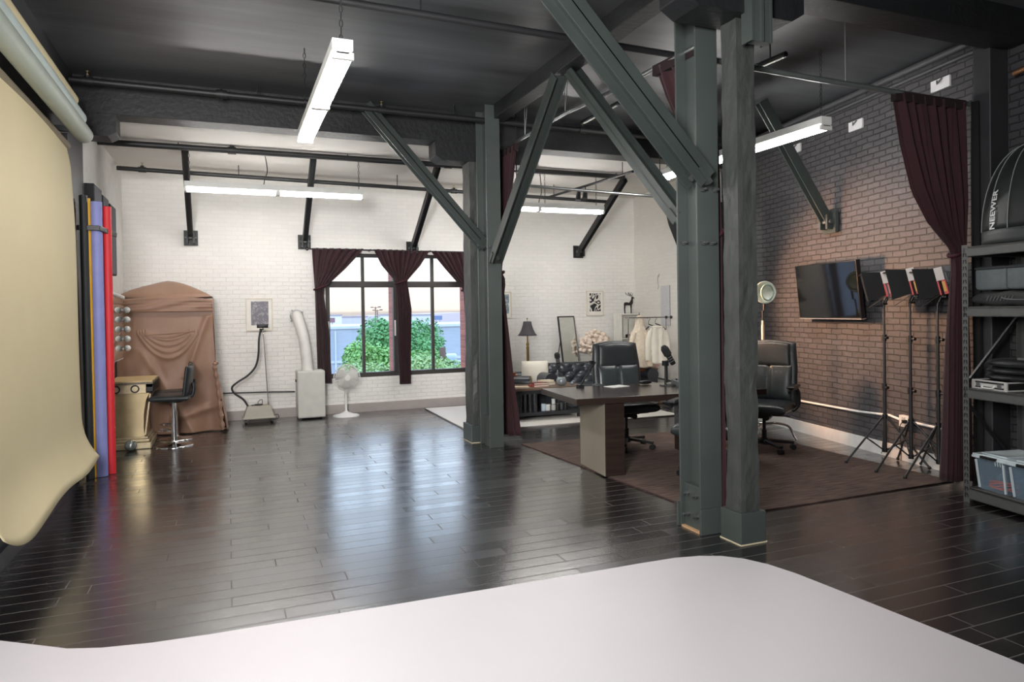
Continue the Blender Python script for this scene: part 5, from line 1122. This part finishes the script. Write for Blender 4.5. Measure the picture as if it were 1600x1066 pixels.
# ------------------------------------------------------------------ steel shelving with studio gear
SH = thing('shelving_unit', 'grey steel shelving with slotted posts at the right edge of the photo', 'shelving', (5.165, 3.60, 0), WR)
sm = M('shelf_steel', (98, 100, 98), .45, .25, var=.08, vscale=5); dk = M('slot_dark', (10, 10, 11), .8)
LV = (.115, .865, 1.48, 1.93); SHL = 1.75; SHD = .54
for px, py, sx, sy in ((0, 0, 1, -1), (SHD, 0, -1, -1), (0, -SHL, 1, 1), (SHD, -SHL, -1, 1)):
    b = MB(); b.box((min(px, px + sx * .003), min(py, py + sy * .055), 0), (max(px, px + sx * .003), max(py, py + sy * .055), 1.945)); b.box((min(px, px + sx * .045), min(py, py + sy * .003), 0), (max(px, px + sx * .045), max(py, py + sy * .003), 1.945)); e = -.0012 if sx > 0 else .0012
    for i in range(37):
        z = .05 + i * .0505
        for q in (.017, .039):
            y = py + sy * q; lean = .003 if q < .03 else -.003
            b.prism([(px + e, y - .0055 - lean, z + .016), (px + e, y + .0055 - lean, z + .016), (px + e, y + .0025 + lean, z - .014), (px + e, y - .0025 + lean, z - .014)], (0, 0, 0), (.0006 * sx, 0, 0), mi=1)
    obj('post', b, [sm, dk], SH)
for z in LV:
    h = .075 if z > .2 else .085
    b = MB(); b.box((-.004, -SHL, z - h), (.012, -.055, z - .006)); b.box((-.004, -SHL, z - .016), (.03, -.055, z - .006)); b.box((-.004, -SHL, z - h), (.02, -.055, z - h + .006)); b.box((SHD - .012, -SHL, z - h), (SHD + .004, -.055, z - .006)); b.box((.0, -.03, z - h), (SHD, -.014, z - .006)); obj('beam', b, sm, SH)
    b = MB(); b.box((.008, -SHL + .01, z - .012), (SHD - .008, -.035, z)); obj('shelf_deck', b, M('deck_grey', (84, 84, 82), .7), SH)
b = MB(); b.bar((SHD - .02, -.01, 1.42), (.03, -.01, .90), .02, .02); obj('side_brace', b, 'black_metal', SH)
b = MB(); b.bar((.03, -.01, .75), (SHD - .02, -.01, .2), .02, .02); obj('side_brace', b, 'black_metal', SH)
SHM = Matrix.Translation((5.165, 3.60, 0)) @ Matrix.Rotation(WR, 4, 'Z')
def on_shelf(x, y, z): return tuple(SHM @ Vector((x, y, z)))
# dome softbox lying on the top shelf
t = thing('softbox', 'black ribbed softbox dome with white lettering on the top shelf', 'softbox', on_shelf(.33, -.395, LV[3] + .001), WR)
nyl = M('black_nylon', (40, 44, 44), .42, var=.15, vscale=9, bump=.25, bscale=14)
RX, RY, HH = .335, .43, .73
def dome(th, k):     # k 0 rim .. 1 apex
    r = math.cos(k * PI / 2) ** .75; return Vector((math.cos(th) * RX * r, math.sin(th) * RY * r, .10 + (HH - .10) * math.sin(k * PI / 2)))
b = MB(); nth, nk = 96, 22
def dm_(u, v):
    th = 2 * PI * u; rib = .012 * (1 - abs(math.sin(8 * th))) ** 2; p = dome(th, v * .985); f_ = 1 + rib - .02; return Vector((p.x * f_, p.y * f_, p.z))
b.grid(dm_, nth, nk); obj('canopy', b, nyl, t, solid=.003)
b = MB(); b.grid(lambda u, v: Vector((math.cos(2 * PI * u) * RX, math.sin(2 * PI * u) * RY, .10 * (1 - v) + .002)), 64, 3); obj('rim_skirt', b, M('skirt_nylon', (62, 66, 66), .5), t, solid=.003)
b = MB()
for i in range(16):
    th = 2 * PI * i / 16; b.tube([dome(th, k / 16) * 1.008 + Vector((0, 0, 0)) for k in range(16)], .0038, n=5)
obj('rib_piping', b, M('rib_grey', (128, 134, 132), .5), t)
cu = bpy.data.curves.new('lettering', 'FONT'); cu.body = 'NEEWER'; cu.size = .066; cu.extrude = .0012; cu.align_x = 'LEFT'; cu.offset = .0012
to = bpy.data.objects.new('lettering', cu); col.objects.link(to); bpy.context.view_layer.update()
me = bpy.data.meshes.new_from_object(to.evaluated_get(bpy.context.evaluated_depsgraph_get())); col.objects.unlink(to); bpy.data.objects.remove(to); bpy.data.curves.remove(cu)
th0 = math.radians(161)
for v in me.vertices:      # wrap the word up the dome: text x runs up the gore, text y runs around it
    k = .0 + v.co.x / .88; th = th0 + 0.0 - (v.co.y - .024) / .36; p = dome(th, k) * 1.014; v.co = p + p.normalized() * v.co.z
me.materials.clear(); me.materials.append(M('letter_white', (236, 238, 238), .5)); lo = bpy.data.objects.new('lettering', me); col.objects.link(lo); lo.parent = t; lo['label'] = 'white lettering'
# level with the bags
b = MB(); b.pillow(.46, 1.1, .115, lambda p: Vector((p.x, p.z, .055 + p.y + .006 * math.sin(30 * p.z))), nx=12, ny=26, p=8); t = thing('gear_bag', 'long black quilted gear bag lying under the two grey cushions on the shelf', 'bag', on_shelf(.27, -.60, LV[2] + .001), WR); obj('body', b, M('bag_black', (50, 52, 52), .8, bump=.4, bscale=18), t)
b = MB(); b.tube(spline([(-.232, .3, .06), (-.236, .2, .045), (-.236, .0, .045), (-.232, -.1, .06)], 6), .006, n=6)
for i in range(8): b.bar((-.233, .42 - .028 * i, .04), (-.233, .40 - .028 * i, .075), .004, .005)
obj('stitching', b, M('bag_trim', (96, 98, 98), .6), t)
def cushion(label, y, w_, rz):
    t = thing('storage_pouch', label, 'pouch', on_shelf(.20, y, LV[2] + .118), WR + rz, 'grey pouches on the shelf'); b = MB(); b.pillow(.30, w_, .165, lambda p: Vector((p.x, p.z, .083 + p.y)), nx=12, ny=14, p=12, q=3, edge=.75); obj('body', b, M('slate_cloth', (104, 112, 114), .8, var=.1, vscale=20, bump=.2, bscale=120), t)
    b = MB(); b.pillow(.31, w_ + .01, .03, lambda p: Vector((p.x, p.z, .163 + p.y)), nx=10, ny=12, p=10); obj('lid', b, M('slate_lid', (58, 62, 64), .8), t)
    return t
cushion('grey cloth pouch on the black gear bag beside the slotted post', -.20, .25, .0); cushion('grey cloth pouch on the black gear bag at the right edge of the photo', -.475, .27, .0)
# silver case and round black bags
t = thing('silver_case', 'silver flight case with a white handle under the round black bags', 'case', on_shelf(.20, -.20, LV[1] + .001), WR - .02)
b = MB(); b.box((-.16, -.145, .004), (.18, .145, .062)); obj('shell', b, M('case_black', (34, 35, 36), .4), t)
b = MB()
for y in (-.145, .145):
    for z in (.0, .058): b.box((-.165, y - .006, z), (.185, y + .006, z + .01))
for x in (-.165, .175):
    for z in (.0, .058): b.box((x, -.15, z), (x + .012, .15, z + .01))
b.box((-.164, -.15, .022), (-.160, .15, .044)); b.box((-.166, -.15, 0), (-.155, -.125, .068)); b.box((-.166, .125, 0), (-.155, .15, .068)); obj('metal_edging', b, M('case_silver', (220, 220, 216), .3, .25), t)
b = MB(); b.tube(spline([(-.165, -.05, .03), (-.185, -.04, .015), (-.185, .04, .015), (-.165, .05, .03)], 6), .006, n=8); obj('handle', b, 'white_plastic', t)
for y in (-.09, .09):
    b = MB(); b.box((-.172, y - .016, .018), (-.16, y + .016, .05)); obj('latch', b, 'galv', t)
for i, (z, r_, h_, lab) in enumerate(((.070, .235, .045, 'flat round black bag right on top of the silver case'), (.116, .24, .045, 'flat round black bag in the middle of the pile on the silver case'), (.162, .25, .062, 'puffy round black bag topping the pile on the silver case'))):
    b = MB(); n_ = 14; prof = [(.01, 0)] + [(r_ * (1 - .28 * (abs(2 * k / n_ - 1)) ** 3), h_ * k / n_) for k in range(n_ + 1)] + [(.01, h_)]
    b.lathe(prof, n=40, sx=.9, sy=1.05); t = thing('reflector_bag', lab, 'bag', on_shelf(.26 + .01 * i, -.27 - .01 * i, LV[1] + .001 + z), WR, 'round black bags'); obj('body', b, M('bag_nylon', (46, 48, 50), .6, var=.2, vscale=14, bump=.3, bscale=20), t)
    b = MB(); b.tube([(math.cos(a) * r_ * .905, math.sin(a) * r_ * 1.055, h_ * .5) for a in [2 * PI * k / 40 for k in range(40)]], .004, n=5, closed=True); obj('zipper', b, 'black_plastic', t)
b = MB(); b.box((-.15, -.28, .0), (.15, .2, .016)); solo('grey_board', b, M('board_grey', (112, 114, 114), .6), 'thin grey board lying on the round black bags', 'board', on_shelf(.30, -.52, LV[1] + .226), WR)
# clear storage bins
cp = bpy.data.materials.new('clear_bin'); cp.use_nodes = True; MATS['clear_bin'] = cp
nt = cp.node_tree; nt.nodes.clear(); o1 = N(nt, 'ShaderNodeOutputMaterial'); tr = N(nt, 'ShaderNodeBsdfTransparent'); df = N(nt, 'ShaderNodeBsdfPrincipled'); mx = N(nt, 'ShaderNodeMixShader')
tr.inputs[0].default_value = (.86, .92, .97, 1); df.inputs['Base Color'].default_value = (*lin((178, 202, 220)), 1); df.inputs['Roughness'].default_value = .25; mx.inputs[0].default_value = .27
nt.links.new(tr.outputs[0], mx.inputs[1]); nt.links.new(df.outputs[0], mx.inputs[2]); nt.links.new(mx.outputs[0], o1.inputs[0])
def bin_(label, y, w_):
    t = thing('storage_bin', label, 'storage box', on_shelf(.235, y, LV[0] + .001), WR, 'clear storage bins'); D = .40; H = .25
    b = MB(); lo_, hi = .88, 1.0; vs = []
    for z, s in ((0, lo_), (H, hi)): vs += [(-D / 2 * s, -w_ / 2 * s, z), (D / 2 * s, -w_ / 2 * s, z), (D / 2 * s, w_ / 2 * s, z), (-D / 2 * s, w_ / 2 * s, z)]
    b.add(vs, [(3, 2, 1, 0), (0, 1, 5, 4), (1, 2, 6, 5), (2, 3, 7, 6), (3, 0, 4, 7)]); obj('tub', b, cp, t)
    b = MB(); b.box((-D / 2 - .014, -w_ / 2 - .01, H), (D / 2 + .014, w_ / 2 + .01, H + .014)); b.box((-D / 2 - .018, -w_ / 2 - .014, H - .018), (D / 2 + .018, w_ / 2 + .014, H)); b.box((-D / 2 + .03, -w_ / 2 + .03, H + .014), (D / 2 - .03, w_ / 2 - .03, H + .022)); obj('lid', b, M('bin_lid', (216, 228, 232), .35), t, bev=.004)
    b = MB(); b.box((-D / 2 - .032, -.065, H - .012), (-D / 2 - .012, .065, H + .008)); obj('clip_handle', b, 'black_plastic', t, bev=.003)
    b = MB()
    for s in (-1, 1): b.bar((-D / 2 - .012, s * (w_ / 2 - .02), H - .03), (-D / 2 * .9 - .004, s * (w_ / 2 * .9 - .012), .01), .012, .012)
    for q in range(4): b.bar((-D / 2 - .010, -w_ / 2 + .03 + q * .02, H - .02), (-D / 2 - .004, -w_ / 2 + .03 + q * .02, H - .05), .005, .005)
    obj('corner_rib', b, 'bin_lid', t)
    return t
bin_('clear plastic bin holding orange cables beside the slotted post', -.205, .27); bin_('clear plastic bin cut off by the right edge of the photo', -.50, .29)
for lab, y, x, r_, sd in (('coil of orange cable inside the clear bin beside the post', -.18, .12, .05, 1), ('larger tangle of orange cable at the right end of the clear bin', -.265, .15, .055, 2)):
    rnd = random.Random(sd); b = MB(); pts = []
    for k in range(5):
        for i in range(16):
            a = 2 * PI * i / 16; pts.append((math.cos(a) * r_ * (.7 + .1 * rnd.random()) , math.sin(a) * r_ * (1 + .1 * rnd.random()), .012 + .008 * k + .03 * (.5 + .5 * math.sin(a + k)) ))
    b.tube(pts, .006, n=6); solo('cable_coil', b, M('orange_cable', (226, 92, 58), .45), lab, 'cable', on_shelf(x, y, LV[0] + .003), WR)
b = MB(); b.pillow(.26, .16, .12, lambda p: Vector((p.x, p.z, .063 + p.y)), p=5); solo('cable_bundle', b, M('blue_grey_gear', (78, 92, 106), .6, var=.4, vscale=30, bump=.8, bscale=40), 'bundle of blue grey gear at the back of the clear bin beside the post', 'gear', on_shelf(.30, -.20, LV[0] + .003), WR)
b = MB(); b.box((-.02, -.09, 0), (.02, .09, .16)); solo('red_box', b, M('box_maroon', (104, 44, 48), .6), 'dull red box standing behind the first clear bin on the bottom shelf', 'box', on_shelf(.485, -.12, LV[0] + .001), WR)

# ================================================================== outside the windows
leaf_mats = [M('leaf_bright', (132, 180, 98), .6, var=.3, vscale=1.2), M('leaf_deep', (104, 160, 96), .6, var=.3, vscale=1.2), M('leaf_pale', (156, 184, 120), .6, var=.3, vscale=1.2)]
def tree(name, label, c, r, n, mt, size, seed, trunk=True):
    rnd = random.Random(seed); t = thing(name, label, 'tree', (c[0], c[1], -4.2), 0, 'greenery outside the windows'); b = MB(); cz = c[2] + 4.2
    lobes = [(Vector((rnd.uniform(-.6, .6) * r[0], rnd.uniform(-.6, .6) * r[1], cz + rnd.uniform(-.5, .45) * r[2])), rnd.uniform(.35, .6)) for _ in range(11)] + [(Vector((0, 0, cz)), .8)]
    for i in range(n):
        L, s = lobes[rnd.randrange(len(lobes))]; d = Vector((rnd.gauss(0, 1), rnd.gauss(0, 1), rnd.gauss(0, 1))).normalized()
        p = L + Vector((d.x * r[0], d.y * r[1], d.z * r[2])) * s * rnd.uniform(.78, 1.05)
        a = Vector((rnd.gauss(0, 1), rnd.gauss(0, 1), rnd.gauss(0, .6))).normalized(); k = a.cross(d).normalized() if a.cross(d).length > .01 else Vector((1, 0, 0)); q = size * rnd.uniform(.6, 1.4)
        a2 = (a + d * .4).normalized()
        b.add([p - k * q * .35, p + a2 * q * .5 - k * q * .05, p + k * q * .35, p - a2 * q * .5], [(0, 1, 2, 3)])
    obj('foliage', b, mt, t)
    b = MB()
    for L, s in lobes[:6]: b.tube(spline([(0, 0, 0), (L.x * .3, L.y * .3, L.z * .55), L], 5), [.16 - .012 * i for i in range(11)], n=7)
    obj('trunk', b, M('bark', (92, 78, 66), .9), t)
tree('leafy_tree', 'big deep green tree filling the middle of the left window', (5.75, 25.0, -.20), (1.45, 1.5, 1.85), 15000, leaf_mats[1], .12, 1)
tree('leafy_tree', 'deep green tree seen in the right window beside the middle drape', (7.05, 27.5, -.25), (1.25, 1.4, 1.85), 13000, leaf_mats[1], .12, 2)
tree('leafy_tree', 'lower bright green tree sloping down at the left of the left window', (4.0, 21.5, -.38), (1.15, 1.2, 1.15), 12000, leaf_mats[0], .10, 3)
tree('leafy_bush', 'pale green bush in the middle of the bottom of the left window', (3.75, 18.3, -.50), (1.15, .9, .85), 9000, leaf_mats[2], .085, 4)
tree('leafy_bush', 'pale green bush in the bottom left corner of the left window, behind the fan', (2.95, 18.0, -.50), (.85, .9, .75), 8000, leaf_mats[2], .085, 7)
tree('leafy_bush', 'pale green bush along the bottom of the right window', (5.15, 18.3, -.42), (1.05, .9, .80), 9000, leaf_mats[2], .085, 5)
tree('leafy_tree', 'bright green tree low in the middle of the right window', (6.0, 22.0, -.55), (1.0, 1.1, .95), 9000, leaf_mats[0], .10, 6)
b = MB(); b.box((-40, 12, -4.4), (90, 300, -4.2)); struct('ground', b, M('asphalt', (150, 150, 152), .9, var=.1))
t = thing('warehouse', 'long blue grey warehouse wall beyond the trees in the left window', 'building', (7.0, 44, -4.2))
b = MB(); b.box((-6, 0, 0), (14, 9, 4.72)); obj('wall', b, M('blue_wall', (178, 186, 194), .7, var=.06, vscale=.8, stretch=(1, 1, 6)), t)
b = MB(); b.box((-6.1, -.1, 4.72), (14.1, 9.1, 4.88)); b.box((-6.05, -.06, 2.6), (14, -.0, 2.75)); obj('parapet', b, M('pale_parapet', (206, 212, 218), .7), t)
b = MB(); b.cyl((-.9, -.15, 0), (-.9, -.15, 4.6), .05, n=8); obj('downpipe', b, 'pale_parapet', t)
rnd = random.Random(11)
for i, (x, y, w_, h_, c, nm) in enumerate(((16.6, 120, 2.4, 5.25, (236, 232, 230), 'white box building behind the lamp posts on the horizon'), (21, 130, 6, 4.9, (214, 206, 208), 'pale long building on the horizon left of the trees'), (30.5, 118, 5, 5.1, (222, 222, 228), 'pale building on the horizon in the right window'), (14.5, 128, 3, 4.8, (190, 160, 156), 'small brownish building on the horizon at the left'), (25.0, 112, 3, 5.2, (240, 238, 236), 'small white building on the horizon above the trees'))):
    t = thing('far_building', nm, 'building', (x, y, -4.2), 0, 'buildings on the horizon'); b = MB(); b.box((-w_ / 2, 0, 0), (w_ / 2, 5, h_)); obj('wall', b, M('far_%d' % i, c, .8), t)
    b = MB(); b.box((-w_ / 2 - .1, -.1, h_), (w_ / 2 + .1, 5.1, h_ + .25)); obj('roof', b, M('far_roof', (176, 164, 166), .8), t)
for i, (x, y, lab) in enumerate(((12.15, 92, 'billboard on the horizon at the left of the left window'), (28.9, 100, 'billboard on the horizon near the brick pier of the right window'))):
    t = thing('billboard', lab, 'billboard', (x, y, -4.2)); b = MB(); b.box((-.62, -.1, 4.5), (.62, .1, 5.12)); obj('panel', b, M('board_brown', (150, 112, 118), .7) if i == 0 else M('board_blue', (120, 136, 170), .7), t)
    b = MB(); b.cyl((-.3, 0, 0), (-.3, 0, 4.5), .06, n=8); b.cyl((.3, 0, 0), (.3, 0, 4.5), .06, n=8); obj('support', b, 'far_roof', t)
for i, (x, y, h_) in enumerate(((15.7, 80, 6.38), (16.3, 82, 6.05))):
    t = thing('lamp_post', ['taller double lamp post above the trees in the left window', 'shorter double lamp post right of the taller one'][i], 'lamp post', (x, y, -4.2), 0, 'lamp posts outside'); b = MB(); b.cyl((0, 0, 0), (0, 0, h_), .07, n=8); b.tube([(-.35, 0, h_ - .05), (0, 0, h_ - .15), (.4, 0, h_ - .02)], .04, n=6); obj('pole', b, M('post_brown', (150, 118, 104), .7), t)
    b = MB(); b.box((-.55, -.15, h_ - .1), (-.3, .15, h_)); b.box((.3, -.15, h_ - .08), (.6, .15, h_ + .04)); obj('lamp_head', b, M('post_dark', (86, 72, 72), .6), t)
b = MB()
b.prism([(-30, 0, 0), (140, 0, 0), (140, 0, 4.9), (110, 0, 5.2), (88, 0, 5.3), (76, 0, 5.1), (62, 0, 4.7), (44, 0, 4.5), (30, 0, 4.3), (-30, 0, 4.2)], (0, 0, 0), (0, 30, 0)); solo('hill_range', b, M('hazy_hill', (216, 200, 204), .95), 'low hazy lilac hills along the horizon', 'hills', (0, 260, -4.2))
t = thing('utility_post', 'brown wooden post in front of the parked car in the right window', 'post', (6.35, 21.5, -4.2)); b = MB(); b.cyl((0, 0, 0), (0, 0, 4.55), .10, n=12); obj('pole', b, M('post_wood', (120, 98, 88), .85, bump=.4), t)
t = thing('parked_car', 'pale blue grey parked car among the trees in the right window', 'car', (9.23, 31.0, -1.46), .2)
b = MB(); b.pillow(1.9, .6, 1.1, lambda p: Vector((p.x, p.y, p.z + .35)), p=5); b.pillow(1.1, .5, .95, lambda p: Vector((p.x, p.y, p.z + .75)), p=4); obj('body', b, M('car_blue', (170, 184, 204), .25), t)
b = MB()
for x in (-.6, .6): b.cyl((x, -.56, .1), (x, .56, .1), .2, n=16)
obj('wheel_pair', b, 'black_plastic', t)
b = MB(); b.box((-1.6, -1.2, -2.74), (1.6, 1.2, -.12)); solo('retaining_wall', b, M('concrete', (170, 170, 168), .9), 'concrete wall carrying the parked car behind the trees', 'wall', (9.23, 31.0, -1.46), .2)
